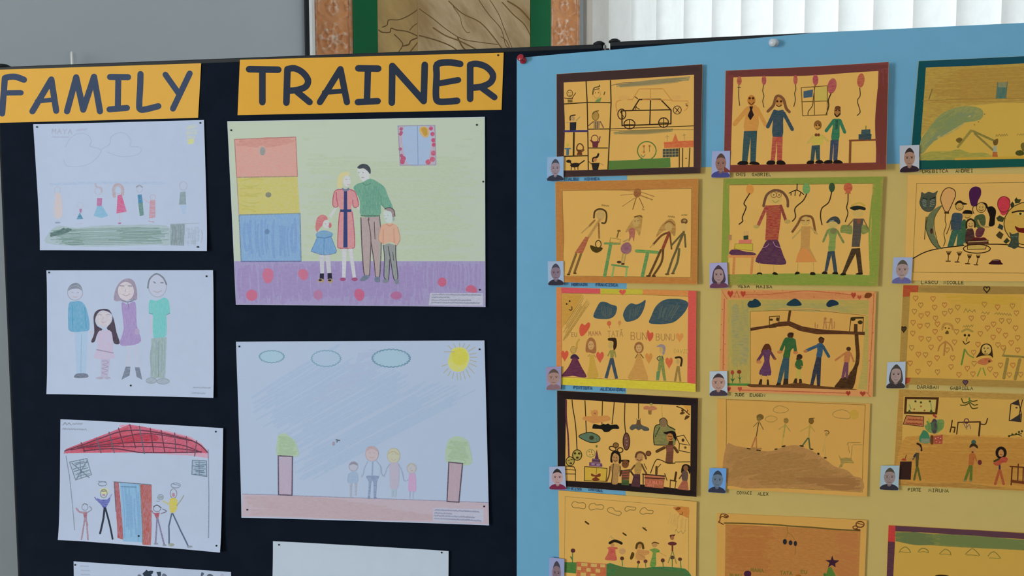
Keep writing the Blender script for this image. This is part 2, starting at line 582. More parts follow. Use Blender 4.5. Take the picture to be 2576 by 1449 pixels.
NRM_A = Vector((math.sin(-YAW_A) * 1, -math.cos(YAW_A), 0))
NRM_B = Vector((-math.sin(YAW_B), -math.cos(YAW_B), 0))

def wall(name, p, d, n, L, openings, mat, zr=None, over=0.12):
    """wall slab 12 cm thick with rectangular openings in one height band"""
    bm = bmesh.new()
    xs = [-over] + [v for o in openings for v in o] + [L + over]
    for k in range(0, len(xs), 2): box(bm, xs[k], xs[k + 1], 0, 0.12, 0, ROOM_H)
    for a, b in openings:
        box(bm, a, b, 0, 0.12, 0, zr[0]); box(bm, a, b, 0, 0.12, zr[1], ROOM_H)
    o = link(name, to_mesh(bm, name), mat, None, wall_frame(p, d, n))
    o['kind'] = 'structure'
    return o

wall('wall_left', CORNER, DIR_A, NRM_A, LEN_A, [], M_WALL)
WIN_B = [float(WALL_B.uv([(1585, 80)])[0][0]), 3.4]
WIN_BZ = (0.9, 2.6)
wall('wall_right', CORNER, DIR_B, NRM_B, LEN_B, [WIN_B], M_WALLB, WIN_BZ)
M_WALLC = plain('painted_plaster_tan', (0.30, 0.28, 0.26, 1), 0.9, 0.04, 9, spec=0.1)
wall('wall_back', END_A, DIR_B, NRM_D, LEN_B, WIN_D, M_WALLC, WIN_DZ)
NRM_E = NRM_A * -1
wall('wall_front', END_B, DIR_A, NRM_E, LEN_A, [], M_WALLC)
for nm, z0, z1, m in (('floor', -0.1, 0.0, M_FLOOR), ('ceiling', ROOM_H, ROOM_H + 0.1, M_CEIL)):
    bm = bmesh.new()
    q = [CORNER - (DIR_A + DIR_B) * .12, END_A + (DIR_A - DIR_B) * .12, FAR + (DIR_A + DIR_B) * .12, END_B + (DIR_B - DIR_A) * .12]
    lo = [bm.verts.new((p.x, p.y, z0)) for p in q]; hi = [bm.verts.new((p.x, p.y, z1)) for p in q]
    bm.faces.new(lo); bm.faces.new(hi[::-1])
    for k in range(4): bm.faces.new([lo[k], lo[(k + 1) % 4], hi[(k + 1) % 4], hi[k]])
    bmesh.ops.recalc_face_normals(bm, faces=bm.faces)
    link(nm, to_mesh(bm, nm), m)['kind'] = 'structure'

def glass_mat():
    m, nt, b = base_mat('window_glass')
    for n in list(nt.nodes):
        if n.type != 'OUTPUT_MATERIAL': nt.nodes.remove(n)
    t = nt.nodes.new('ShaderNodeBsdfTransparent'); g = nt.nodes.new('ShaderNodeBsdfGlossy'); mx = nt.nodes.new('ShaderNodeMixShader')
    t.inputs['Color'].default_value = (0.95, 0.97, 0.96, 1); g.inputs['Roughness'].default_value = 0.02
    mx.inputs['Fac'].default_value = 0.06
    nt.links.new(t.outputs[0], mx.inputs[1]); nt.links.new(g.outputs[0], mx.inputs[2])
    nt.links.new(mx.outputs[0], [n for n in nt.nodes if n.type == 'OUTPUT_MATERIAL'][0].inputs['Surface'])
    return m
M_GLASS = glass_mat()

def window(name, M, a, b, z0, z1, mullions):
    bm = bmesh.new(); f = 0.05
    box(bm, a, b, 0.03, 0.09, z0, z0 + f); box(bm, a, b, 0.03, 0.09, z1 - f, z1)
    cuts = [a] + mullions + [b]
    for x in cuts:
        x0 = min(max(x - f / 2, a), b - f); box(bm, x0, x0 + f, 0.03, 0.09, z0 + f, z1 - f)
    o = link(name, to_mesh(bm, name), M_WHITE, None, M); o['kind'] = 'structure'
    for x0, x1 in zip(cuts, cuts[1:]):
        p = box_obj('pane', (x0 + f, x1 - f, 0.055, 0.061, z0 + f, z1 - f), M_GLASS, o)
    return o
window('window_1', wall_frame(CORNER, DIR_B, NRM_B), WIN_B[0], WIN_B[1], WIN_BZ[0], WIN_BZ[1], [1.15, 1.9, 2.65])
for k, (a, b) in enumerate(WIN_D):
    window('window_%d' % (k + 2), wall_frame(END_A, DIR_B, NRM_D), a, b, WIN_DZ[0], WIN_DZ[1], [(a + b) / 2])

# ------------------------------------------------------------------ vertical blind in front of the window
def slat_mat():
    m, nt, b = base_mat('blind_fabric')
    out = [n for n in nt.nodes if n.type == 'OUTPUT_MATERIAL'][0]
    f = noise(nt, 30, 4, (1, 1, 14), 0, 0.65)
    c = vary(nt, (0.74, 0.74, 0.73, 1), f, 0.10)
    nt.links.new(c, b.inputs['Base Color']); b.inputs['Roughness'].default_value = 0.8
    t = nt.nodes.new('ShaderNodeBsdfTranslucent'); nt.links.new(c, t.inputs['Color'])
    mx = nt.nodes.new('ShaderNodeMixShader'); mx.inputs['Fac'].default_value = 0.5
    nt.links.new(b.outputs[0], mx.inputs[1]); nt.links.new(t.outputs[0], mx.inputs[2]); nt.links.new(mx.outputs[0], out.inputs['Surface'])
    return m
M_SLAT = slat_mat()
BL_H = 0.07            # how far the blind hangs from the wall
edges = [1502, 1543, 1600, 1663, 1732, 1803, 1876.5, 1957.5, 2037, 2122, 2210, 2310, 2419, 2533, 2655, 2790]
blind = empty('vertical_blind', WALL_B.matrix(float(WALL_B.uv([(1502, 60)], BL_H)[0][0]), 0.95, BL_H))
tag(blind, 'white fabric vertical blind glowing with daylight above the blue poster', 'blind')
ue = [float(WALL_B.uv([(x, 50)], BL_H)[0][0]) for x in edges]
u0 = ue[0]
bl_top = 2.66 - 0.95
for k, (a, b) in enumerate(zip(ue, ue[1:])):
    w = b - a; bm = bmesh.new(); seg = 8; rows = []
    for i in range(seg + 1):
        t = i / seg
        x = (a - u0) - 0.006 + (w + 0.014) * t
        y = 0.0075 * math.sin(math.pi * t) + (0.011 - 0.020 * t) + random.uniform(-.0003, .0003)
        rows.append([bm.verts.new((x, z, y)) for z in (0, bl_top - .03)])
    for r0, r1 in zip(rows, rows[1:]): bm.faces.new([r0[0], r1[0], r1[1], r0[1]])
    link('slat', to_mesh(bm, 'slat', True), M_SLAT, blind)
box_obj('headrail', (-0.02, ue[-1] - u0 + .02, bl_top - .03, bl_top + .01, -0.03, 0.03), M_WHITE, blind, bevel=0.003)

# ------------------------------------------------------------------ framed veined panel on the left wall
def carved_mat():
    m, nt, b = base_mat('carved_terracotta')
    tc = nt.nodes.new('ShaderNodeTexCoord'); sx = nt.nodes.new('ShaderNodeSeparateXYZ')
    nt.links.new(tc.outputs['Object'], sx.inputs[0])
    rub = mrange(nt, sx.outputs['Z'], 0.0125, 0.0175, 0.0, 1.0)
    mul = nt.nodes.new('ShaderNodeMath'); mul.operation = 'MULTIPLY'
    nt.links.new(rub, mul.inputs[0]); nt.links.new(mrange(nt, noise(nt, 90, 4, (1, 1, 1)), .36, .66, 0, 1), mul.inputs[1])
    mx = nt.nodes.new('ShaderNodeMix'); mx.data_type = 'RGBA'
    nt.links.new(mul.outputs[0], mx.inputs['Factor'])
    nt.links.new(vary(nt, (0.84, 0.31, 0.115, 1), noise(nt, 35, 4), 0.35), mx.inputs['A'])
    mx.inputs['B'].default_value = (0.92, 0.78, 0.66, 1)
    nt.links.new(mx.outputs['Result'], b.inputs['Base Color']); b.inputs['Roughness'].default_value = 0.5
    return m
M_CARVE = carved_mat()
M_GREEN = plain('green_lacquer', (0.008, 0.14, 0.05, 1), 0.6, 0.12, 18, spec=0.15)
M_DARK = plain('dark_backing_and_gap_shade', (0.02, 0.025, 0.03, 1), 0.7, 0.1, 20)  # dark card colour, also the painted shadow gap beside the stone panel
def slab_mat(name, c1, c2):
    m, nt, b = base_mat(name)
    mx = nt.nodes.new('ShaderNodeMix'); mx.data_type = 'RGBA'
    mx.inputs['A'].default_value = c1; mx.inputs['B'].default_value = c2
    f = noise(nt, 5, 6, (3.2, 1, 1), 0.75, 0.6)
    nt.links.new(mrange(nt, f, 0.34, 0.64, 0, 1), mx.inputs['Factor'])
    nt.links.new(mx.outputs['Result'], b.inputs['Base Color']); b.inputs['Roughness'].default_value = 0.45
    return m
M_SLAB1 = slab_mat('veined_stone_olive', (0.40, 0.23, 0.06, 1), (0.58, 0.36, 0.11, 1))
M_SLAB2 = slab_mat('veined_stone_tan', (0.40, 0.235, 0.075, 1), (0.68, 0.48, 0.26, 1))

def ua(x): return float(WALL_A.uv([(x, 70)], 0.02)[0][0])
PZ0, PZ1 = 0.75, 2.5
fp = empty('framed_panel', WALL_A.matrix(ua(775), PZ0, 0.0))
tag(fp, 'tall wall panel of veined brown stone framed in green and carved terracotta', 'wall panel')
U0 = ua(775); PH = PZ1 - PZ0
box_obj('backing_with_gap_shade', (0, ua(1461) - U0, 0, PH, 0.0005, 0.008), M_DARK, fp)  # its bare left margin is a dark strip painting the shadow between wall and panel
box_obj('edge_trim', (ua(784) - U0, ua(791) - U0, 0, PH, 0.008, 0.022), M_WHITE, fp)
for a, b in ((891, 951), (1338, 1387)):
    box_obj('green_border', (ua(a) - U0, ua(b) - U0, 0, PH, 0.008, 0.019), M_GREEN, fp, bevel=0.0015)
for a, b in ((792, 890), (1387.5, 1461)):
    x0, x1 = ua(a) - U0, ua(b) - U0; w = x1 - x0
    nx, ny = 44, 560; bm = bmesh.new(); g = []
    for j in range(ny + 1):
        row = []
        for i in range(nx + 1):
            s, y = i / nx, PH * j / ny
            q = (y / (w * 1.55)) % 1.0; c = s - .5; d = (q - .5) * 1.55
            r = math.hypot(c, d); th = math.atan2(d, c)
            h = 0.0
            if 0.07 < s < 0.93:
                h += 0.45 * max(0, math.cos(7 * th + 9 * r)) * math.exp(-((r - .26) / .17) ** 2)
                h += 0.7 * math.exp(-(r / .09) ** 2) + 0.35 * max(0, math.sin(34 * r - 3 * th)) * math.exp(-(r / .45) ** 2)
                h += 0.5 * max(0, math.sin(20 * (abs(c) + .35 * math.sin(7 * d)))) * max(0, abs(d) - .38) / .4
                h *= min(1, (s - .07) / .06, (.93 - s) / .06)
            else:
                h = 0.32 + 0.15 * math.sin(s * 210)
            row.append(bm.verts.new((x0 + w * s, y, 0.011 + 0.012 * h)))
        g.append(row)
    for j in range(ny):
        for i in range(nx): bm.faces.new([g[j][i], g[j][i + 1], g[j + 1][i + 1], g[j + 1][i]])
    bot = [bm.verts.new((v.co.x, v.co.y, 0.008)) for v in (g[0][0], g[0][nx], g[ny][nx], g[ny][0])]
    bm.faces.new([bot[3], bot[2], bot[1], bot[0]])
    rims = [(g[0], bot[0], bot[1]), ([r[nx] for r in g], bot[1], bot[2]), (g[ny][::-1], bot[2], bot[3]), ([r[0] for r in g][::-1], bot[3], bot[0])]
    for rr, p, q in rims: bm.faces.new([p] + [v for v in [q]] + rr[::-1])
    bmesh.ops.recalc_face_normals(bm, faces=bm.faces)
    link('carved_strip', to_mesh(bm, 'carved_strip', True), M_CARVE, fp)

VC = crop(760, 0, 0.27950)
def slab(a, b, mat, src):
    bm = bmesh.new()
    x0, x1 = ua(a) - U0, ua(b) - U0
    o = box_obj('stone_slab', (x0, x1, 0, PH, 0.008, 0.0155), mat, fp, bevel=0.0008)
    q = [(a, -400), (b, -400), (b, 400), (a, 400)]
    s = Sheet.__new__(Sheet)
    s.plane, s.lift, s.thick = WALL_A, 0.0155, 0.0
    uv = WALL_A.uv(q, 0.0155)
    x0w, x1w = U0 + x0 + .0005, U0 + x1 - .0005
    s.q = np.array([(x0w, PZ1), (x1w, PZ1), (x1w, PZ0), (x0w, PZ0)]); s.c = np.array((0.0, 0.0))
    s.sn = s.tn = np.array((0, 1.0)); s.sh = s.th = np.zeros(2); s.boxes = []; s.stack = []; s.col = (0.5, 0.32, 0.13)
    for nm, lb, pr in parse(src):
        v = s.marks(nm, pr, VC, None, o)
        if v:
            for p in v.data.vertices: p.co = (p.co.x - U0, p.co.y - PZ0, p.co.z + 0.0155)
            for dy in (0.27, -0.27, -0.54, -0.81):       # the veining goes on above and below
                c = v.copy(); COL.objects.link(c); c.parent = o; c.location.y = dy
slab(952, 1053, M_SLAB1, '''@vein
s 4a2f10:p 9 1050 80 960 140 870 178 780 180 765 225 720 245
s 4a2f10:p 10 690 270 720 290 790 290 800 255 850 270 950 285 1050 330
s 4a2f10:p 9 830 310 890 370 905 410 860 480
s 4a2f10:p 12 1040 340 980 365 960 400 905 415
s 5c3f1a:p 10 1050 370 1010 420 960 480
s 5c3f1a:p 9 1045 205 1000 235 970 270''')
slab(1053, 1337, M_SLAB2, '''@vein
s 4f3315:p 7 1055 80 1180 170 1300 265 1440 350 1600 380 1760 400
s 4f3315:p 10 1055 320 1200 360 1330 410 1410 465
s 5c3f1f:p 7 1590 0 1680 130 1790 260 1830 400 1870 440
s 5c3f1f:p 6 1690 0 1770 130 1820 260 1890 430
s 6b4a26:p 10 1320 10 1440 120 1600 200 1720 330 1800 440
s 6b4a26:p 6 1360 60 1420 150 1440 230 1480 290 1510 290
s 6b4a26:p 10 1800 20 1900 130 2000 220 2060 330
s 5c3f1f:p 13 1400 340 1450 430 1520 480
s 6b4a26:p 14 1850 10 1960 80 2050 180
s 5c3f1f:p 7 1790 330 1840 370 1870 440
s 6b4a26:p 12 1180 250 1290 320 1420 370 1560 440''')

# ------------------------------------------------------------------ thin white conduit on the left wall
pu, pv = WALL_A.uv([(181.5, 128)], 0.01)[0]
co = empty('cable_conduit', WALL_A.matrix(float(pu), 0.0, 0.0))
tag(co, 'thin white cable conduit rising on the grey wall above the yellow banner', 'conduit')
bm = lathe([(0.0021, 0.4), (0.0022, pv - 0.004), (0.0014, pv - .001), (0, pv)], 12)
for v in bm.verts: v.co = Vector((v.co.x, v.co.z, v.co.y + 0.006))
bmesh.ops.recalc_face_normals(bm, faces=bm.faces)
link('tube', to_mesh(bm, 'tube', True), M_WHITE, co)
for z in (0.7, 1.1, 1.5):
    box_obj('clip', (-0.006, 0.006, z, z + 0.008, 0.0003, 0.004), M_WHITE, co)

# ================================================================== the two display boards
def felt_mat():
    m, nt, b = base_mat('black_felt')
    nt.links.new(vary(nt, (0.0066, 0.0115, 0.0225, 1), noise(nt, 25, 4), 0.30), b.inputs['Base Color'])
    b.inputs['Roughness'].default_value = 0.95; b.inputs['Specular IOR Level'].default_value = 0.08
    b.inputs['Sheen Weight'].default_value = 0.03; b.inputs['Sheen Roughness'].default_value = 0.5
    bp = nt.nodes.new('ShaderNodeBump'); bp.inputs['Strength'].default_value = 0.15; bp.inputs['Distance'].default_value = 0.001
    nt.links.new(noise(nt, 900, 2), bp.inputs['Height']); nt.links.new(bp.outputs['Normal'], b.inputs['Normal'])
    return m
M_FELT = felt_mat()
M_RAIL = plain('black_plastic', (0.012, 0.014, 0.017, 1), 0.55, 0.1, 60, spec=0.3)
M_STEEL = plain('grey_steel', (0.16, 0.165, 0.175, 1), 0.45, 0.05, 80, metallic=0.4, spec=0.5)

BOARD_BOT = 0.62
def display_board(label, plane, ua_, ub_, top0, slope, posts):
    """felt board with dark rails and round posts down to the floor; its face lies on the plane"""
    w = ub_ - ua_
    r = empty('display_board', plane.matrix(ua_, 0.0, 0.0))
    tag(r, label, 'display board')
    rail = 0.007; top = 2.0
    def level(o):
        for v in o.data.vertices:
            if v.co.y > 1.5: v.co.y += top0 - top + slope * v.co.x
    level(box_obj('felt_panel', (0.004, w - 0.004, BOARD_BOT + rail, top - rail, -0.020, 0.0), M_FELT, r))
    level(box_obj('top_rail', (0.002, w - 0.002, top - rail, top, -0.022, 0.0005), M_RAIL, r, bevel=0.0015))
    box_obj('bottom_rail', (0.002, w - 0.002, BOARD_BOT, BOARD_BOT + rail, -0.022, 0.0005), M_RAIL, r, bevel=0.0015)
    for x, pr, foot in posts:
        k = pr / 0.010
        bm = lathe([(pr, 0.02 if foot else 0.55), (pr, top + 0.0005), (pr + 0.0022, top + 0.001), (pr + 0.0022, top + 0.0035), (pr * .7, top + 0.0062), (0, top + 0.0068)], 20)
        for v in bm.verts: v.co = Vector((v.co.x + x, v.co.z, -v.co.y - 0.0115))
        bmesh.ops.recalc_face_normals(bm, faces=bm.faces)
        level(link('post', to_mesh(bm, 'post', True), M_RAIL, r))
        if not foot: continue
        bm = lathe([(0.15, 0.0), (0.15, 0.006), (0.14, 0.011), (0.03, 0.014), (pr + .006, 0.03), (pr + .0001, 0.032)], 32)
        for v in bm.verts: v.co = Vector((v.co.x + x, v.co.z, -v.co.y - 0.0115))
        bmesh.ops.recalc_face_normals(bm, faces=bm.faces)
        link('foot', to_mesh(bm, 'foot', True), M_RAIL, r)
    return r

uL0 = float(LEFT.uv([(10, 640)])[0][0]); uH = float(LEFT.uv([(1517, 112)])[0][0])
SL, SR = 0.0070, -0.0073             # the boards stand slightly out of level
topL = float(LEFT.uv([(10, 168)])[0][1])
bl = display_board('black felt display board carrying the white family drawings', LEFT, uL0, uH, topL, SL, [(0.004, 0.010, True), (uH - uL0 - 0.0065, 0.0068, True)])
topL += SL * (uH - uL0)
uR0 = float(RIGHT.uv([(1533, 104)])[0][0])
topR = float(RIGHT.uv([(1560, 104)])[0][1])
brd = display_board('black felt display board standing behind the blue and yellow poster', RIGHT, uR0, uR0 + 0.98, topR, SR, [(0.0065, 0.0068, False), (0.976, 0.010, True)])

# hinge between the boards: two caps and a steel pin
hg = empty('board_hinge', LEFT.matrix(uH + 0.0035, topL - 0.05, 0.0))
tag(hg, 'small black hinge with a grey pin joining the two boards', 'hinge')
bm = lathe([(0.0016, -0.03), (0.0016, 0.046), (0.0010, 0.048), (0, 0.0485)], 12)
for v in bm.verts: v.co = Vector((v.co.x, v.co.z, -v.co.y + 0.002))
bmesh.ops.recalc_face_normals(bm, faces=bm.faces)
link('pin', to_mesh(bm, 'pin', True), M_STEEL, hg)
box_obj('hinge_spine', (-0.0062, 0.0062, -0.03, 0.0445, -0.0200, -0.0050), M_RAIL, hg, bevel=0.001)
for sy in (-0.02, 0.012):
    box_obj('hinge_plate', (-0.0030, 0.0030, sy, sy + 0.012, -0.004, 0.0002), M_RAIL, hg, bevel=0.0005)

# ================================================================== the poster on the right board
def card(name, plane, px, lift, thick, mat, parent=None, M=None, u_shift=None):
    """flat card with the measured outline"""
    uv = plane.uv(px, lift + thick)
    c = uv.mean(0) if M is None else M
    bm = bmesh.new()
    V, F, _ = fill(uv - c)
    hi = [bm.verts.new((x, y, lift + thick)) for x, y in V]; lo = [bm.verts.new((x, y, lift)) for x, y in V]
    for f in F:
        bm.faces.new([hi[i] for i in f]); bm.faces.new([lo[i] for i in f[::-1]])
    n = len(V)
    for k in range(n):
        bm.faces.new([hi[k], hi[(k + 1) % n], lo[(k + 1) % n], lo[k]])
    bmesh.ops.recalc_face_normals(bm, faces=bm.faces)
    o = link(name, to_mesh(bm, name), mat, parent, None if parent else plane.matrix(c[0], c[1], 0))
    return o, c

M_BLUE = paper('6ea6c6'); M_YEL = paper('c8ad66')
top_edge = [(1300, 146), (1420, 135), (1583, 121), (1700, 111), (1876, 98), (2045, 83)]
POSTER_R = 2905
poster, PC = card('poster_backing', POST, [(1301, 147)] + top_edge[1:] + [(2576, 62), (POSTER_R, 48), (POSTER_R, 1640), (1301, 1640)], -0.0022, 0.0020, M_DARK)
tag(poster, 'large blue and yellow poster card covered with framed children drawings', 'poster')
card('blue_sheet', POST, [(1300, 146), (1420, 135), (1585, 121.3), (1585, 1640), (1300, 1640)], -0.0001, 0.0004, M_BLUE, poster, PC)
card('blue_sheet', POST, [(1583, 121), (1700, 111), (1876, 98), (2045, 83), (2300, 70.5), (2576, 57.5), (POSTER_R, 43), (POSTER_R, 1640), (1583, 1640)], 0.0006, 0.0004, M_BLUE, poster, PC)
card('yellow_sheet', POST, [(1578, 433), (1765, 421), (2262, 412), (2576, 402), (POSTER_R, 392), (POSTER_R, 1640), (1572, 1640)], 0.0012, 0.0004, M_YEL, poster, PC)
TOPZ = 0.0018        # everything glued on the poster starts above this

# ================================================================== pins
M_PINDARK = plain('pin_dark_steel', (0.03, 0.032, 0.036, 1), 0.35, 0.05, 90, metallic=0.5)
def flat_pin(sh, px, where):
    """small dark drawing pin pushed through a sheet"""
    p = sh.local([px]); h = float(sh.height(p)[0])
    bm = lathe([(0.0004, -h - sh.lift * 0.5), (0.0004, 0.0005), (0.0014, 0.0006), (0.0015, 0.0009), (0.0010, 0.0014), (0, 0.0016)], 12)
    o = link('drawing_pin', to_mesh(bm, 'drawing_pin', True), M_PINDARK, None,
             sh.plane.matrix(float(p[0][0] + sh.c[0]), float(p[0][1] + sh.c[1]), sh.lift + h))
    tag(o, 'tiny dark drawing pin ' + where, 'pin', 'dark drawing pins on the black board')
def push_pin(px, plane, h, mat, tilt, label):
    u, v = plane.uv([px], h)[0]
    r = empty('push_pin', plane.matrix(float(u), float(v), h) @ Matrix.Rotation(tilt[0], 4, 'X') @ Matrix.Rotation(tilt[1], 4, 'Y'))
    tag(r, label, 'push pin')
    bm = lathe([(0, 0.0005), (0.0052, 0.0006), (0.0056, 0.0014), (0.0050, 0.0022), (0.0030, 0.0032), (0.0026, 0.0065), (0.0034, 0.0092),
                (0.0052, 0.0103), (0.0056, 0.0113), (0.0048, 0.0124), (0, 0.0128)], 20)
    link('head', to_mesh(bm, 'head', True), mat, r)
    bm = lathe([(0.0005, -0.003), (0.0005, 0.0006)], 8)
    link('needle', to_mesh(bm, 'needle'), M_STEEL, r)

# ================================================================== banners and drawings on the black board
def lsheet(name, px, hexcol, label, cat, group=None, **k):
    s = Sheet(name, LEFT, px, paper(hexcol), col=rgb(hexcol)[:3], **k)
    tag(s.o, label, cat, group)
    return s
CA, CB, CC, CD, CE = crop(0, 0, .27195), crop(560, 0, .27195), crop(0, 280, .27599), crop(0, 660, .27599), crop(0, 1040, .28220)
CF, CG, CH, CI, CJ = crop(560, 290, .33814), crop(760, 390, .23456), crop(580, 840, .33822), crop(830, 1080, .13115), crop(680, 1340, .24068)
def q(tf, *a): return tf(np.array(a, float).reshape(-1, 2))
WHT = 'b9c4dc'

s = lsheet('banner', q(CA, -38, 646, 1860, 585, 1832, 1090, -38, 1137), 'e3a94c', 'yellow banner with FAMILY in slate letters at the left of the board', 'banner', 'title banners', lift=.0008, thick=.0006)
s.draw('''@letter
S 3f4b63 58 45 722 20 1050
s 3f4b63 58 45 722 90 711 150 712 222 738
S 3f4b63 50 45 860 195 858
@letter
S 3f4b63 58 475 735 300 1030
S 3f4b63 58 475 735 520 1025
S 3f4b63 42 340 938 490 922
@letter
S 3f4b63 58 620 1030 705 715 770 1015 870 710 925 1030
@letter
S 3f4b63 58 1018 712 1185 714
S 3f4b63 56 1012 1012 1175 998
S 3f4b63 56 1095 715 1090 1005
@letter
s 3f4b63 58 1300 685 1297 800 1288 960 1295 1008 1340 1013 1465 982
@letter
S 3f4b63 54 1530 690 1650 860
S 3f4b63 56 1755 680 1600 1005''', CA)
s = lsheet('banner', q(CB, 160, 553, 2600, 487, 2580, 1015, 138, 1065), 'e6a540', 'yellow banner with TRAINER in dark letters above the cabinet drawing', 'banner', 'title banners', lift=.0008, thick=.0006)
s.draw('''@letter
S 2e3546 62 245 640 515 645
S 2e3546 62 368 650 368 945
@letter
S 2e3546 62 600 640 590 950
s 2e3546 60 600 640 665 632 740 670 790 740 770 800 700 830 615 840
S 2e3546 60 690 850 805 945
@letter
S 2e3546 60 1090 640 900 945
S 2e3546 60 1090 640 1150 945
S 2e3546 46 940 855 1110 842
@letter
S 2e3546 62 1255 632 1440 635
S 2e3546 60 1250 945 1435 935
S 2e3546 60 1345 635 1335 940
@letter
S 2e3546 62 1565 950 1570 610 1860 935 1870 600
@letter
s 2e3546 62 2198 592 2090 577 1985 597 1980 700 1973 880 1995 937 2080 940 2170 932
S 2e3546 56 1985 775 2180 740
@letter
S 2e3546 62 2290 600 2290 915
s 2e3546 60 2290 600 2350 590 2440 620 2500 690 2480 760 2400 800 2310 812
S 2e3546 58 2400 815 2515 900''', CB)
flat_pin(s, (1253, 139), 'at the top right corner of the longer yellow banner')

# ---- seven faint figures above green ground
s = lsheet('drawing', q(CC, 315, 120, 1862, 80, 1900, 1272, 392, 1265), WHT, 'white pencil drawing of seven small figures standing over a grey green lawn', 'drawing', 'drawings on the black board',
           hs=((0, .12, .3, .7, 1), (3.5, 1, .5, .5, 1.2)), ht=((0, .6, .85, 1), (0, .6, 1.5, 4.5)))
s.draw('''@handwriting
T 9a8fa6:m 7 45 480 205 660 208 MAYA
Q 9a94b4:m 6 18 700 180 795 172
Q a09ab8:m 5 12 480 240 630 240
@drawn_sun
W d6d98a:q 12 9 1690 130 1800 120 1700 240 1800 250
W d6d68a:c 12 6 1710 255 1775 252 1715 295 1775 292
@drawn_cloud
s 94a4bc:m 6 600 330 640 250 720 203 800 215 835 270 822 318 900 340 922 372 860 450 760 498 620 502 585 440
@drawn_cloud
s 94a4bc:m 6 920 350 1000 300 1010 240 1080 197 1150 207 1195 270 1188 318 1270 328 1292 360 1240 400 1100 412 980 372
@sky_line
s 8fb0d0:q 26 470 665 900 652 1300 655 1500 652
@drawn_person
O b9a7b0:m 6 530 722 26 36
f d4c0bc:w 512 758 562 765 574 955 505 960
E 8a8fb5:w 537 1015 26 9
@drawn_person
O b9a7b0:m 5 735 857 26 28
F b05f92:w 728 890 752 888 748 925 732 928
F 3f86a8:c 733 922 764 980 704 985
S c59aa5:m 5 705 1025 760 1022
@drawn_person
s b38f8f:m 16 872 660 885 690 925 700 932 738
O b9a0a4:m 6 897 730 28 34
F bb6a9c:c 890 790 936 792 930 868 886 862
F 84b4d2:c 890 865 934 860 992 953 930 972 858 953
@drawn_person
s b79a9a:w 30 1045 775 1042 700 1078 668 1118 700 1120 760
O b9a0a4:m 6 1082 715 32 38
F d05c88:c 1075 765 1112 760 1160 915 1066 932
S c0a0a8:m 6 1095 935 1100 1015
E b05080:w 1095 1020 16 7
@drawn_person
O b0a0aa:m 6 1275 705 28 34
s 8f8a96:w 14 1248 690 1275 676 1300 692
F 3b82aa:c 1257 760 1295 757 1306 832 1264 836
F 5f8a80:c 1263 836 1304 832 1316 946 1280 956
@drawn_person
O c48a92:m 6 1397 785 26 24
F c88b96:w 1370 812 1420 810 1422 968 1362 978
S c88b96:m 6 1300 790 1370 840
S b85a70:m 8 1358 1000 1410 1010
@drawn_person
O a594a6:m 7 1675 680 34 40
F 8a9ca2:c 1645 738 1695 730 1702 850 1636 852
F a5bfdc:w 1645 856 1706 856 1700 930 1670 942
@drawn_lawn
f a3b6b6:w 440 1200 455 1120 500 1065 560 1040 690 1062 900 1042 1150 1036 1380 1032 1560 1062 1570 1212 1400 1216 1000 1232 700 1228
W 8ba29f:c 7 22 470 1080 1540 1050 480 1215 1560 1200
W 748f8a:c 9 9 460 1090 700 1055 560 1215 800 1225
W 7c9692:c 9 7 1000 1060 1540 1060 1000 1180 1540 1190
W 4f6d68:c 13 6 450 1120 620 1050 480 1140 690 1080
@drawn_fence
F 7d9290:u 1560 1030 1692 1026 1690 1226 1566 1220
W 5f7a78:u 12 8 1570 1040 1570 1215 1690 1035 1690 1220
S 7d9290:m 6 1560 1028 1820 1020
W 7f9492:u 12 10 1700 1040 1700 1220 1850 1040 1850 1220
S 30343c:p 8 1805 1236 1828 1238''', CC)
for x, y, w in ((96.6, 320, 'at the top left corner of the drawing of seven small figures'), (505, 309.5, 'at the top right corner of the drawing of seven small figures'), (502, 621, 'at the lower right of the drawing of seven small figures')):
    flat_pin(s, (x, y), w)

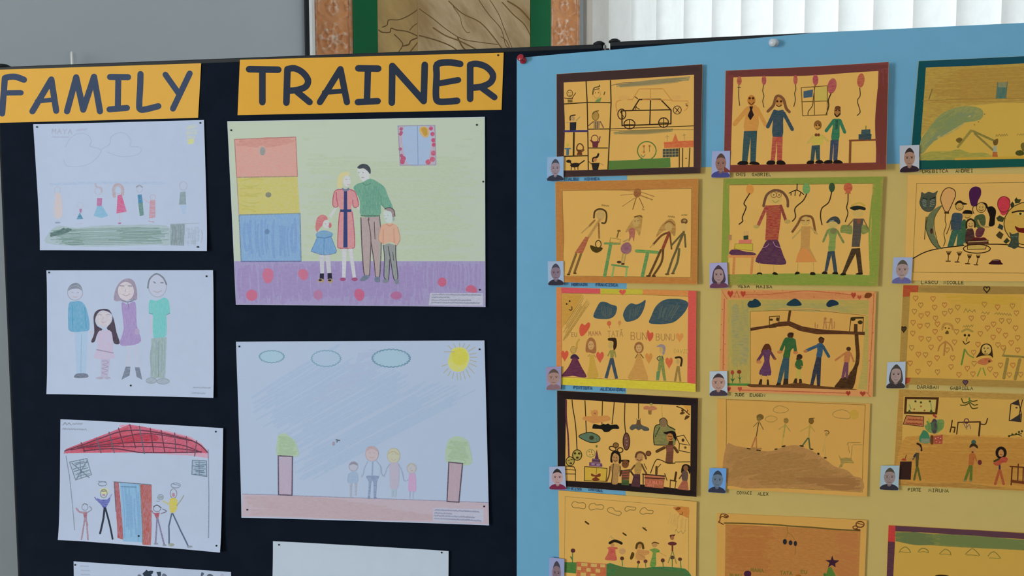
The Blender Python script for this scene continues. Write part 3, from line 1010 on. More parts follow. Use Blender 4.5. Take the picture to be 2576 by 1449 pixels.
# ---- family of four in pastel clothes
s = lsheet('drawing', q(CD, 437, 72, 1950, 70, 1957, 1230, 442, 1195), WHT, 'white drawing of a family of four with a dark haired girl in pink', 'drawing', 'drawings on the black board',
           hs=((0, .1, .5, .9, 1), (2.5, .6, .4, .6, 2)), ht=((0, .1, .5, .85, 1), (1.5, .3, .3, .8, 3)))
s.draw('''@drawn_boy
E c9bcc6:q 688 278 68 64
f 7c8394:c 618 262 640 212 690 186 735 205 757 262 720 240 660 242
O 8f8f9f:p 6 688 278 68 66
S 8f8a98:p 5 655 272 672 272;S 8f8a98:p 5 705 272 722 272;s b08a98:p 5 670 312 690 318 708 312
f 62a3c6:v 630 378 680 356 740 356 790 420 820 608 730 632 640 626 625 560
S 4d8fb4:p 7 660 390 668 600;S 4d8fb4:p 7 775 410 790 600
F a3bfdc:u 682 636 800 626 800 700 790 1010 700 1010
S 86a2c2:p 6 745 660 742 1000
E c9b3bd:q 655 652 16 18;E c9b3bd:q 838 640 16 22
f 6b7284:c 692 1020 740 1008 800 1016 802 1048 690 1052
@drawn_girl
f 4a3a48:v 940 424 1000 436 1040 520 1065 640 1095 736 1040 736 1020 640 975 600 1020 540 1022 475 960 440 905 450 870 520 890 580 936 610 890 652 866 722 833 722 862 640 855 500 882 442
E cdc5d0 948 515 72 72
s 9a8796:p 5 892 480 910 472 928 482;s 9a8796:p 5 970 480 988 472 1006 482;s b58fa0:p 5 925 540 948 550 970 540;S 9a8fa0:p 4 945 500 938 520
f c8b3cd:u 895 640 950 622 1020 636 1036 820 1052 868 955 882 858 868 886 790
S 8d7f9a:p 10 885 795 1035 825
F b9aac6:w 925 880 1006 880 988 1050 925 1050
s 8d86a6:p 5 935 900 970 895 990 915 940 930 990 950 935 965 985 985 935 1005 980 1020
E a99fb4:w 915 1052 36 12;E a99fb4:w 985 1052 30 12
@drawn_woman
f 9c8ba0:v 1042 346 1058 240 1110 168 1180 146 1236 190 1252 334 1190 342 1120 348
E d2c8d0 1150 262 74 84
S 6f6f86:p 9 1095 212 1130 215;S 6f6f86:p 9 1172 214 1205 216
s a88a9c:p 6 1120 290 1150 305 1185 288;S 9f8fa0:p 5 1152 240 1145 268
s 6a6478:p 12 1112 348 1170 360 1232 338
f a48ac0:v 1108 372 1165 385 1236 362 1250 580 1290 715 1190 757 1094 745 1130 600
S 7f6a9c:p 7 1165 360 1178 420
E cbbcc8:q 1252 632 22 30
F c3bfca:q 1158 758 1205 758 1195 950 1152 950;F c3bfca:q 1222 758 1260 752 1275 950 1236 950
F 70788c:c 1150 950 1192 950 1186 1030 1112 1068
F 70788c:c 1233 955 1276 955 1302 1068 1250 1042
@drawn_man
E cbc0ca:q 1438 212 84 104
O 9a98a8:p 6 1438 212 84 104
s 70788a:c 14 1350 232 1368 152 1430 104 1490 140 1520 200
S 6f7486:p 12 1405 178 1418 188;S 6f7486:p 12 1470 185 1490 185;s a890a0:p 6 1405 262 1440 272 1475 258
f 6fc4c2:v 1365 345 1430 350 1500 320 1540 352 1552 460 1520 480 1520 660 1460 690 1402 690 1390 470 1360 462
S 3f8f96:p 8 1362 462 1392 470;S 3f8f96:p 8 1520 478 1552 462
F c6bac6:q 1376 480 1398 480 1390 650 1368 650;F c6bac6:q 1525 485 1545 480 1548 650 1528 655
F 93a9a2:u 1382 692 1522 682 1510 1052 1374 1056
W 7d958e:u 14 5 1385 700 1385 1040 1510 695 1500 1040
S 7d8f8e:p 7 1452 720 1448 1040
E 9aa4b0:w 1385 1076 48 26;E 9aa4b0:w 1492 1082 58 26
O 858f9e:p 5 1385 1076 48 26;O 858f9e:p 5 1492 1082 58 26
@handwriting
Q 8f96ac:p 5 14 1765 1142 1930 1147;Q 8f96ac:p 5 14 1755 1192 1880 1197''', CD)
for x, y, w in ((127, 685, 'top left above the dark haired girl drawing'), (521.6, 694.5, 'top right above the teal shirt drawing'), (331, 969, 'between the drawn feet below the purple dress')):
    flat_pin(s, (x, y), w)

# ---- house with the red roof
s = lsheet('drawing', q(CE, 553, 48, 1997, 128, 1980, 1225, 545, 1112), WHT, 'white drawing of a house with a red gridded roof and blue door', 'drawing', 'drawings on the black board',
           hs=((0, .1, .4, .8, 1), (4, 1.2, .5, .8, 3)), ht=((0, .2, .6, .9, 1), (.3, .3, .6, 2, 5)))
s.draw('''@handwriting
Q 7d8296:p 8 30 572 100 640 100;Q 8a8fa4:p 6 18 650 98 742 98;Q 8a90a6:p 6 16 568 140 775 148
@drawn_roof
F d98fa6:w 1060 105 1150 95 1480 150 1700 205 1800 265 1868 345 1870 396 1740 378 1300 350
F c9536a:d 580 352 600 312 720 266 960 176 1150 100 1250 112 1460 160 1680 212 1772 262 1866 350 1640 350 1200 346 1020 348
W b83248:w 20 14 640 320 1150 120 900 340 1500 220
f b02f44:w 720 290 960 220 1150 190 1380 190 1400 240 1200 250 980 300 800 330
s 3f3142:p 11 590 330 720 285 900 220 1060 165 1200 148 1350 160 1560 200 1760 260 1862 350
s 3f3142:p 9 700 305 1000 235 1250 180 1450 192 1690 238
s 3f3142:p 9 640 322 900 280 1250 256 1600 276 1800 345
s 3f3142:p 9 760 300 1000 290 1150 295 1400 296 1680 322 1780 335
s 3f3142:p 11 750 332 1000 312 1180 335 1280 348 1640 346 1800 338
S 3f3142:p 9 730 258 762 340;S 3f3142:p 9 865 215 905 348;S 3f3142:p 9 975 165 1022 348;S 3f3142:p 9 1060 130 1108 300;S 3f3142:p 9 1160 98 1212 305;S 3f3142:p 9 1245 112 1290 356;S 3f3142:p 9 1342 130 1372 342;S 3f3142:p 9 1440 150 1472 342;S 3f3142:p 9 1560 172 1572 346;S 3f3142:p 9 1665 205 1672 350;S 3f3142:p 9 1757 242 1740 378
@house_wall
S 7a8298:p 8 600 375 630 560 680 1030
@house_wall
S 7a8298:p 8 1862 320 1868 700 1870 1100
@drawn_window
F a9bccc:w 630 430 780 400 820 545 682 590
L 53647c:p 7 630 430 780 400 820 545 682 590
W 53647c:p 7 7 635 440 790 405 680 585 818 545
S 53647c:p 9 650 440 800 570;S 53647c:p 9 780 420 690 580;S 53647c:p 7 720 420 730 570
@drawn_window
F 9cb4c6:w 1718 415 1845 420 1850 560 1715 540
L 53647c:p 7 1718 415 1845 420 1850 560 1715 540
W 53647c:p 8 7 1720 425 1845 430 1718 540 1848 555
S 53647c:p 7 1780 418 1782 550
@drawn_door
F 86b4d8:v 1070 615 1246 626 1282 1140 1110 1132
W 5f92c2:u 16 8 1085 640 1115 1120 1235 640 1270 1130
S 5a7fa2:p 10 1085 650 1215 655
F ad5252:v 1018 610 1062 614 1112 1116 1060 1102
F b2564a:v 1250 632 1356 636 1360 1166 1286 1162
S 5c3440:p 8 1022 620 1040 870;S 4f5a6c:p 8 1018 608 1350 634;S 5c6f62:p 7 1250 640 1284 1150
@drawn_person
O 6f6f80:p 6 765 832 26 28;s 5f5f70:p 9 745 812 765 800 785 812
s a5707c:p 16 692 842 722 875 780 878;s 6f6f80:p 8 785 880 825 852 805 825
F a3606c:c 748 885 786 880 782 935 800 1000 765 950
S a06a76:p 14 765 930 745 1112;S a06a76:p 14 778 935 802 1115
@drawn_person
O 6a7086:p 7 918 626 38 18;S 6a7086:p 7 880 602 948 608
E d8d27c:w 935 690 40 28;O 6a6a80:p 7 930 712 30 38;E b7646c:w 930 725 12 10;S 4a4a60:p 8 912 690 945 690
F 5b5fb0:c 868 752 905 765 960 765 990 738 985 775 955 830 932 848 908 812 876 782
s 7c80b8:p 10 850 745 870 770 905 780;s 7c80b8:p 10 985 745 1000 720
S 343a4c 18 938 840 930 930 905 1062;S 343a4c 16 945 840 985 980 1018 1110
@drawn_person
O 70606e:p 7 1405 845 32 28;s 4a4048:p 10 1375 828 1405 815 1440 838
s 9a6070:p 10 1350 850 1372 885 1400 890;s 6a5a70:p 10 1455 850 1490 870 1440 890
F b04c5e:c 1375 885 1430 880 1418 930 1400 940
S 6a5680:p 14 1405 935 1400 1150;S 6a5680:p 14 1412 935 1440 1040 1478 1160
E 6a6a78:w 1405 1152 20 8;E 6a6a78:w 1480 1165 18 8
@drawn_person
O 6a7086:p 7 1570 640 42 22;S 6a7086:p 6 1540 625 1600 640
O 7a6a76:p 7 1550 712 30 42;E b76a72:w 1550 725 14 18
f d3c23c:c 1515 770 1548 752 1582 765 1586 830 1560 880 1520 870
s c8bc50:p 14 1515 810 1460 780;s 8a8a60:p 9 1580 820 1625 760 1640 730
E 8f9aa0:w 1435 745 22 18;O 6f7a84:p 6 1435 745 26 24;S 6f7a84:p 6 1425 780 1400 780
S 5c6c88 13 1535 892 1512 1000 1520 1150;S 5c6c88 13 1545 890 1618 1040 1690 1170
E 8f9474:w 1540 1162 28 14;E 7a828e:w 1705 1178 26 10''', CE)
for x, y, w in ((545, 1084.6, 'at the top right corner of the red roof drawing'), (549, 1369, 'at the lower right corner of the red roof drawing'), (352, 1346, 'at the foot of the blue door in the red roof drawing')):
    flat_pin(s, (x, y), w)

# ---- sheet cut off by the lower edge of the picture
s = lsheet('drawing', [(185.4, 1412), (581.4, 1439), (583, 1741), (190, 1700)], WHT, 'white sheet with dark leaf shapes below the red roof drawing', 'drawing', 'drawings on the black board', ht=((0, .5, 1), (.3, .3, 3)))
s.draw('''@handwriting
Q 9aa0b8:p 7 22 190 180 320 185;Q 9aa0b8:p 7 22 200 245 340 250;Q 9aa0b8:p 7 22 200 305 340 310
@drawn_leaf
F 2f3a4c 1130 285 1165 255 1190 228 1215 248 1255 240 1295 245 1285 285 1260 300 1290 360 1240 420 1190 400 1150 420 1160 340
@drawn_leaf
F 3a4656 1340 262 1408 258 1410 300 1395 345 1365 330
@drawn_stone
f 6c7688 1055 325 1070 298 1095 300 1118 325 1090 350
f 6c7688 1425 330 1430 295 1460 285 1490 305 1505 335 1460 350
@drawn_leaf
f 5a6476 2010 330 2015 275 2040 268 2058 290 2035 320
f 5a6476 2100 340 2115 300 2155 292 2195 315 2190 345
E a8a4b8:w 2330 315 26 26''', crop(170, 1395, .16693))
flat_pin(s, (189.6, 1420.5), 'at the top left corner of the sheet with dark leaves')

# ---- family beside the coloured cabinet
s = lsheet('drawing', q(CF, 38, 45, 1952, 12, 1958, 1425, 105, 1408), 'bcc6d4', 'large coloured drawing of a family beside a red, yellow and blue cabinet', 'drawing', 'drawings on the black board',
           hs=((0, .08, .5, .92, 1), (1.6, .5, .3, .5, 1.6)), ht=((0, .5, 1), (.2, .2, 1.6)))
s.draw('''@drawn_wall
F c4ccb6:c 40 48 1950 16 1956 1092 82 1092
F c3cdb8:w 60 60 1940 30 1940 400 70 420
W b6c29a:q 26 60 580 120 1900 100 600 1060 1900 1060
W c6cfb4:q 30 30 600 60 1900 40 600 300 1900 300
@drawn_floor
F a493c2:v 82 1086 1956 1086 1958 1424 106 1406
W 8f7cb4:u 14 90 120 1095 130 1400 1930 1095 1930 1300
W 9080b6:q 22 60 120 1100 140 1400 1500 1095 1490 1410
@floor_dot
f d0708a:c 300 1190 315 1145 345 1138 378 1158 380 1205 355 1246 320 1243
@floor_dot
f cf7089:c 562 1180 580 1147 625 1150 640 1185 625 1222 590 1222
@floor_dot
E cf6a84:c 222 1338 42 42
@floor_dot
E b97a9e:c 713 1335 34 37
@floor_dot
f cc5f7e:c 985 1340 990 1300 1030 1292 1058 1325 1045 1372 1010 1378
@floor_dot
E b86a94:c 1294 1340 42 30
@floor_dot
E d0607a:c 1635 1240 32 34
@floor_dot
f d0607a:c 1815 1308 1820 1275 1855 1262 1888 1285 1890 1318
@drawn_cabinet
F dd9c94:c 92 180 545 162 558 455 108 462
W c97a70:w 16 10 105 190 530 175 105 230 540 215
F d0c067:d 108 462 558 455 576 730 125 742
W b9a648:w 14 8 125 480 330 470 130 700 250 720
F 80a8d8:v 125 742 578 730 586 1086 143 1088
W 5f8fc0:u 18 16 150 770 170 1070 560 760 560 1070
L b0706c:p 6 92 180 545 162 558 455 108 462
S a0705c:p 7 108 462 558 455;S 6a7f8a:p 8 125 742 578 730;S 4f6c9c:p 8 125 742 143 1088 586 1086 577 735;S b0807c:p 6 108 462 125 742
@cabinet_knob
E d2aaa2:w 292 264 34 40;f 8f9a9a:c 280 262 292 236 314 245 318 275 304 298 284 290
@cabinet_knob
E 7d7f78:c 342 592 22 20
@cabinet_knob
E 6a86ae:c 333 866 18 20
@drawn_window
F bda0c4:u 1305 80 1580 75 1588 370 1322 372
f a9c0e2:v 1357 84 1450 82 1540 86 1556 150 1545 270 1510 366 1385 366 1348 270 1338 170
S 7f92b8:p 6 1450 82 1455 368
f d9b05c:c 1462 110 1480 84 1520 88 1540 120 1530 160 1500 166 1475 140
f c7973c:c 1478 105 1500 90 1522 105 1522 145 1500 150
D b84a72:c 13 1330 102 1324 140 1330 130 1322 252 1332 300;D c2456c:c 20 1345 322 1337 345
D c8486c:c 16 1550 98 1562 140 1568 186 1573 220;D cc5470:c 20 1570 282 1562 328 1530 348
L 8a7fa6:p 5 1305 80 1580 75 1588 370 1322 372
@caption_label
F c3c2d8 1546 1322 1940 1324 1942 1416 1535 1412
Q 7f7f98:p 4 11 1558 1338 1925 1340;Q 7f7f98:p 4 11 1556 1358 1690 1358;Q 7f7f98:p 4 11 1556 1378 1850 1380;Q 7f7f98:p 4 11 1556 1397 1915 1400''', CF)
s.draw('''@drawn_girl
f d0707c:c 148 740 165 672 215 640 262 655 276 692 238 712 215 762 180 800 165 828 145 790
E d3cfd4:c 262 742 38 46
f cc6070:c 296 725 315 735 318 765 300 782 288 770
D 8a8a9a:p 5 252 738 285 730;S b07a86:p 5 275 765 292 762
f 6f9fcc:c 155 838 232 806 322 832 324 870 240 888 160 882
f 6f9fd2:v 165 885 240 890 310 878 345 950 370 1022 355 1052 240 1072 150 1050 98 1030 130 960
s 44699c:p 9 98 1030 150 1050 240 1072 355 1052 370 1022;S 44699c:p 8 160 882 245 890 318 872;S 4f78b0:p 6 165 885 105 1020;S 4f78b0:p 6 312 880 368 1015;S 5580b4:p 6 238 895 236 1060
F cfcfd2:c 188 1070 242 1074 240 1268 200 1268;F cfcfd2:c 252 1074 302 1070 316 1266 272 1268
F 2f2c3e 195 1270 238 1268 236 1332 192 1330;F 2f2c3e 276 1266 320 1264 326 1326 278 1330
E b99a60:c 206 1346 34 22;E b99a60:c 306 1348 28 24;E 2c2a34 198 1340 18 10;E 2c2a34 300 1342 18 10
@drawn_woman
f dccd94:c 378 345 392 225 440 184 498 186 508 216 452 228 436 290 430 346
E d6d2d6:c 482 280 42 62
S 7a8496:p 5 465 262 485 262;S b98a92:p 6 490 320 510 318;S 8a94a4:p 5 508 258 515 262
F d3cfd4:c 352 560 382 562 312 680 288 652
f d98a94:c 350 392 430 366 510 366 572 402 605 540 552 556 536 520 530 590 552 642 566 960 545 1000 470 1002 400 996 384 960 394 640 410 590 384 546 334 540
s b0405e:p 10 430 368 350 392 332 540 384 550 372 470 368 400;s b0405e:p 10 512 368 572 402 606 540 552 556 545 480
s b0405e:p 9 408 610 394 720 384 960 400 996 470 1002 545 1000 566 960 556 760 536 615
F 3c4678 450 388 484 386 490 992 444 992
F 3c4678 408 584 530 582 530 612 410 612
f 5f7c9c:c 430 352 470 368 500 350 510 372 480 388 440 384
F d6d6d8:c 430 1004 482 1004 470 1312 434 1312;F d6d6d8:c 498 1004 542 1002 582 1310 546 1316
E a8406c:c 440 1332 32 18;E a8406c:c 566 1332 34 18
F d3cfd4:c 590 556 612 556 616 590 600 590
@drawn_man
f d6d4d8:c 598 152 690 158 722 200 716 258 684 298 642 276 614 224
f 3f4450:c 592 132 640 96 700 104 735 150 732 204 700 170 660 142 620 148
D 6a6f80:p 6 610 188 655 188;S 7f5f6c:p 8 640 240 662 240
f 63a28c:v 552 352 600 306 650 292 735 254 830 300 888 350 922 440 976 572 900 582 846 530 832 655 636 655 624 520 600 440
W 4f8f78:u 14 10 640 330 650 630 840 330 820 630
S 3f7a68:p 7 846 440 850 530 900 582;s 3f7a68:p 7 650 300 690 325 735 300;S 35604f:p 14 636 652 832 652
F b59a9f:v 630 668 832 662 842 800 832 1302 790 1302 742 1000 726 1288 664 1288 640 1050
s 3c333c:p 11 632 672 640 900 650 1080 672 1288 724 1288;s 3c333c:p 11 832 664 850 900 834 1302 792 1302
s 3c333c:p 9 708 690 728 790 740 930 726 1288;s 3c333c:p 9 740 930 772 1120 790 1300;S 3c333c:p 8 775 718 784 900;S 3c333c:p 10 716 672 718 700
f 6a7c8a:c 622 1342 668 1292 726 1292 714 1322 664 1350;f 6a7c8a:c 784 1312 830 1306 838 1360 786 1358
@drawn_boy
f ccd4d4:c 880 604 948 604 972 672 952 732 902 712 878 660
f 9a8088:c 888 578 940 564 986 592 1000 652 972 668 958 612 910 594
s 3a2f36:p 8 888 578 940 564 986 592 998 655
D 7f8a94:p 5 886 650 920 648;S 8a7f88:p 6 892 684 908 682;E 8fa2a8:w 982 690 14 18
f e0a890:v 848 762 905 736 980 736 1026 772 1054 900 1012 976 986 942 930 938 872 952 820 900
s c07f66:p 7 905 740 940 760 975 740;S c07f66:p 7 872 800 872 950;S c07f66:p 7 985 790 990 940;s c07f66:p 7 848 762 820 900 872 952;s c07f66:p 7 1026 772 1054 900 1012 976
F 8f9194:v 870 966 930 946 1006 966 1006 1100 1026 1330 990 1330 945 1112 930 1330 890 1326 884 1100
s 35323a:p 9 872 966 886 1100 880 1290 900 1330 930 1326 942 1120;s 35323a:p 9 1006 968 1008 1100 1030 1300 1010 1335 985 1320 950 1120 925 980;S 35323a:p 7 976 1040 984 1130
E 7d8a8c:c 898 1350 34 20;E 7d8a8c:c 1018 1356 22 30''', CG)
for x, y, w in ((583, 328, 'at the top left corner of the cabinet drawing'), (1200, 314.5, 'at the top right corner of the cabinet drawing'), (1207.5, 728.5, 'beside the printed caption of the cabinet drawing'), (1216, 457, 'on the right edge of the cabinet drawing')):
    flat_pin(s, (x, y), w)

# ---- family under a pale sky
s = lsheet('drawing', q(CH, 45, 57, 1890, 48, 1926, 1417, 90, 1360), WHT, 'large pale drawing of a family between two potted trees under a sun', 'drawing', 'drawings on the black board',
           hs=((0, .1, .5, .9, 1), (2.2, .5, .3, .7, 2.2)), ht=((0, .5, .9, 1), (.3, .3, 1, 2.6)))
s.draw('''@drawn_sky
F b6c6e4:x 60 70 1885 60 1920 1248 95 1186
W a6b8da:q 16 60 110 500 800 80 500 1150 1880 420
W b6b4d6:q 20 14 1000 100 1300 80 600 500 900 420
@drawn_ground
F c8afb8:d 94 1186 300 1194 900 1216 1924 1250 1926 1410 92 1352
W bd96a0:q 16 30 110 1210 900 1240 110 1340 1900 1390
s 8f86a0:p 6 94 1186 300 1194 900 1216 1924 1250
@drawn_cloud
E a9cadb:w 308 168 86 42;B 5f93aa:p 7 308 168 86 42 22
@drawn_cloud
E b3c6de:w 712 182 100 54;B 6a9cb2:p 7 712 182 102 56 24
@drawn_cloud
E a9c8da:w 1195 180 130 62;B 5088a2:p 8 1195 180 132 62 28
@drawn_sun
f dcd55f:c 1630 160 1655 110 1720 98 1765 130 1775 200 1740 265 1690 280 1640 262 1618 215
E d8cc48:w 1705 170 60 62
S b9a97c:p 6 1590 132 1665 132;S b9a97c:p 6 1645 112 1620 85;S b9a97c:p 6 1675 98 1660 72;S b9a97c:p 6 1705 95 1704 66;S b9a97c:p 6 1730 98 1742 68;S b9a97c:p 6 1755 110 1782 78;S b9a97c:p 6 1772 128 1820 98;S b9a97c:p 6 1780 150 1830 142;S b9a97c:p 6 1784 172 1832 172;S b9a97c:p 6 1785 195 1830 206;S b9a97c:p 6 1780 218 1830 240;S b9a97c:p 6 1768 240 1815 292;S b9a97c:p 6 1752 262 1784 326;S b9a97c:p 6 1730 278 1748 336;S b9a97c:p 6 1708 286 1716 340;S b9a97c:p 6 1685 290 1690 340;S b9a97c:p 6 1660 286 1652 330;S b9a97c:p 6 1638 276 1618 312;S b9a97c:p 6 1620 255 1585 290;S b9a97c:p 6 1610 225 1570 240
@drawn_tree
f b6c9a8:c 345 900 350 780 362 745 405 738 440 762 478 790 500 850 505 905 420 915
W 93b870:q 16 14 360 760 480 780 350 890 500 890
F bfa9bd:v 357 905 462 910 460 1198 360 1193
L 41384c:p 9 357 905 462 910 460 1198 360 1193
@drawn_tree
f b6c9a8:c 1604 950 1606 830 1640 772 1700 760 1765 790 1782 850 1796 960 1700 975
W 93b870:q 16 14 1620 790 1760 800 1610 950 1780 960
F bfa0ac:v 1625 952 1727 962 1700 1248 1612 1243
L 41384c:p 9 1625 952 1727 962 1700 1248 1612 1243
@drawn_bird
S 4a4c5c:p 9 786 786 812 792;S 4a4c5c:p 8 798 790 792 804;E a88fa8:w 768 815 12 16
@caption_label
F c0c6de:w 1508 1290 1885 1300 1885 1396 1508 1390
Q 7f86a2:p 4 11 1520 1310 1850 1322;Q 7f86a2:p 4 11 1518 1332 1650 1338;Q 7f86a2:p 4 11 1515 1352 1820 1364;Q 7f86a2:p 4 11 1515 1372 1868 1388''', CH)
s.draw('''@drawn_boy
E c3bcc8:w 455 708 84 88;O 8088a4:m 14 455 708 84 90;f 8a8498:w 372 690 400 630 460 612 530 650 530 690 450 665
f 9fb2d0:w 365 860 430 812 515 822 548 900 532 1012 360 1012
s 7f8cb0:m 14 365 850 345 960 360 1020
F b0aab8:w 385 1020 430 1020 420 1292 388 1292;F b0aab8:w 480 1020 522 1020 516 1270 478 1270
@drawn_man
E d0b9bc:c 810 468 124 142;O 8f88a0:m 14 810 468 124 144;f b8a0a8:w 690 430 720 345 800 318 890 350 930 440 850 385 760 385
S 8f7f8c:m 12 760 445 780 445;S 8f7f8c:m 12 840 445 860 445;s 9f868c:m 10 770 530 810 545 850 530
f b6c6e2:w 700 660 760 615 880 615 960 680 940 895 700 892
S 6a7aa2:m 30 825 625 815 880
s 7f8ab0:m 16 730 612 665 740 650 830 615 910;s 7f8ab0:m 16 900 612 980 720 1000 860 1050 900
f 8090b4:w 698 892 940 892 905 1000 885 1302 845 1302 840 1025 795 1010 772 1302 732 1302 748 1010
S 4f5878:m 16 735 1305 765 1305;S 4f5878:m 16 860 1305 895 1305
@drawn_woman
E ccc7a8:c 1225 502 118 138;O a9a58c:m 14 1225 502 120 142;s a9a070:m 20 1130 460 1220 420 1320 480
S 8f8f8c:m 12 1195 470 1215 470;S 8f8f8c:m 12 1255 470 1275 470;s 9f9090:m 10 1185 570 1225 590 1265 570
f c4b0c2:w 1150 652 1225 632 1312 645 1332 880 1300 1132 1170 1132 1148 880
s 9488ac:m 18 1155 660 1100 740 1060 850 1020 890;s 8a88b0:m 18 1320 660 1385 800 1420 960 1460 985 1500 960
F a8b8c4:w 1190 1132 1225 1132 1218 1295 1186 1300;F a8b8c4:w 1245 1132 1280 1132 1280 1290 1245 1295
@drawn_girl
E c6bcb8:w 1570 745 84 92;O 98a09c:m 14 1570 745 86 96;s a3a078:m 24 1490 710 1560 650 1640 690
S 8a7f88:m 12 1545 740 1555 745;S a06a70:m 14 1565 790 1590 790
f d0a4cc:c 1520 862 1580 850 1642 862 1656 1170 1585 1182 1508 1178
S a898b4:m 16 1540 1185 1535 1310;S a898b4:m 16 1600 1185 1598 1320''', CI)
for x, y, w in ((603.7, 871, 'at the top left corner of the potted trees drawing'), (1207, 878, 'beside the sun of the potted trees drawing'), (1218.5, 1272, 'above the caption of the potted trees drawing'), (624.6, 1280, 'at the lower left corner of the potted trees drawing')):
    flat_pin(s, (x, y), w)

# ---- blank sheet at the lower edge
s = lsheet('paper_sheet', [(688.4, 1360), (1129.6, 1384.5), (1125, 1712), (682, 1682)], 'c4cfe6', 'blank white sheet pinned below the potted trees drawing', 'paper', hs=((0, .1, .5, .9, 1), (1.5, .3, .2, .5, 2)), ht=((0, .05, .5, 1), (1.5, .2, .2, 2)))
flat_pin(s, (703.3, 1368.8), 'at the top left corner of the blank white sheet')
flat_pin(s, (1112, 1388), 'at the top right corner of the blank white sheet')

# ================================================================== drawings on the poster
RK, RL, RM, RN, RO = crop(1360, 150, .2139), crop(1360, 430, .20706), crop(1360, 700, .20706), crop(1360, 970, .20018), crop(1360, 1230, .17081)
RP, RQ, RR, RS, RU = crop(1770, 150, .2139), crop(1770, 430, .2139), crop(1770, 710, .20702), crop(1770, 980, .20018), crop(1770, 1250, .17469)
RV, RW, RX, RY, RZ = crop(2220, 130, .21394), crop(2220, 430, .2071), crop(2200, 700, .20011), crop(2190, 960, .20708), crop(2190, 1240, .14984)
def rsheet(quad, hexcol, label, src, tf, rl=4.0, bl=1.0, ll=0.3, thick=.0007):
    s = Sheet('drawing', POST, quad, paper(hexcol), col=rgb(hexcol)[:3], lift=TOPZ + .0004, thick=thick,
              hs=((0, .15, .55, .85, 1), (ll, .1, .1, rl * .55, rl)), ht=((0, .6, 1), (0.1, .1, bl)))
    tag(s.o, label, 'drawing', 'drawings on the poster')
    s.draw(src, tf)
    return s
Y1, Y2 = 'e0ab5a', 'd8a050'

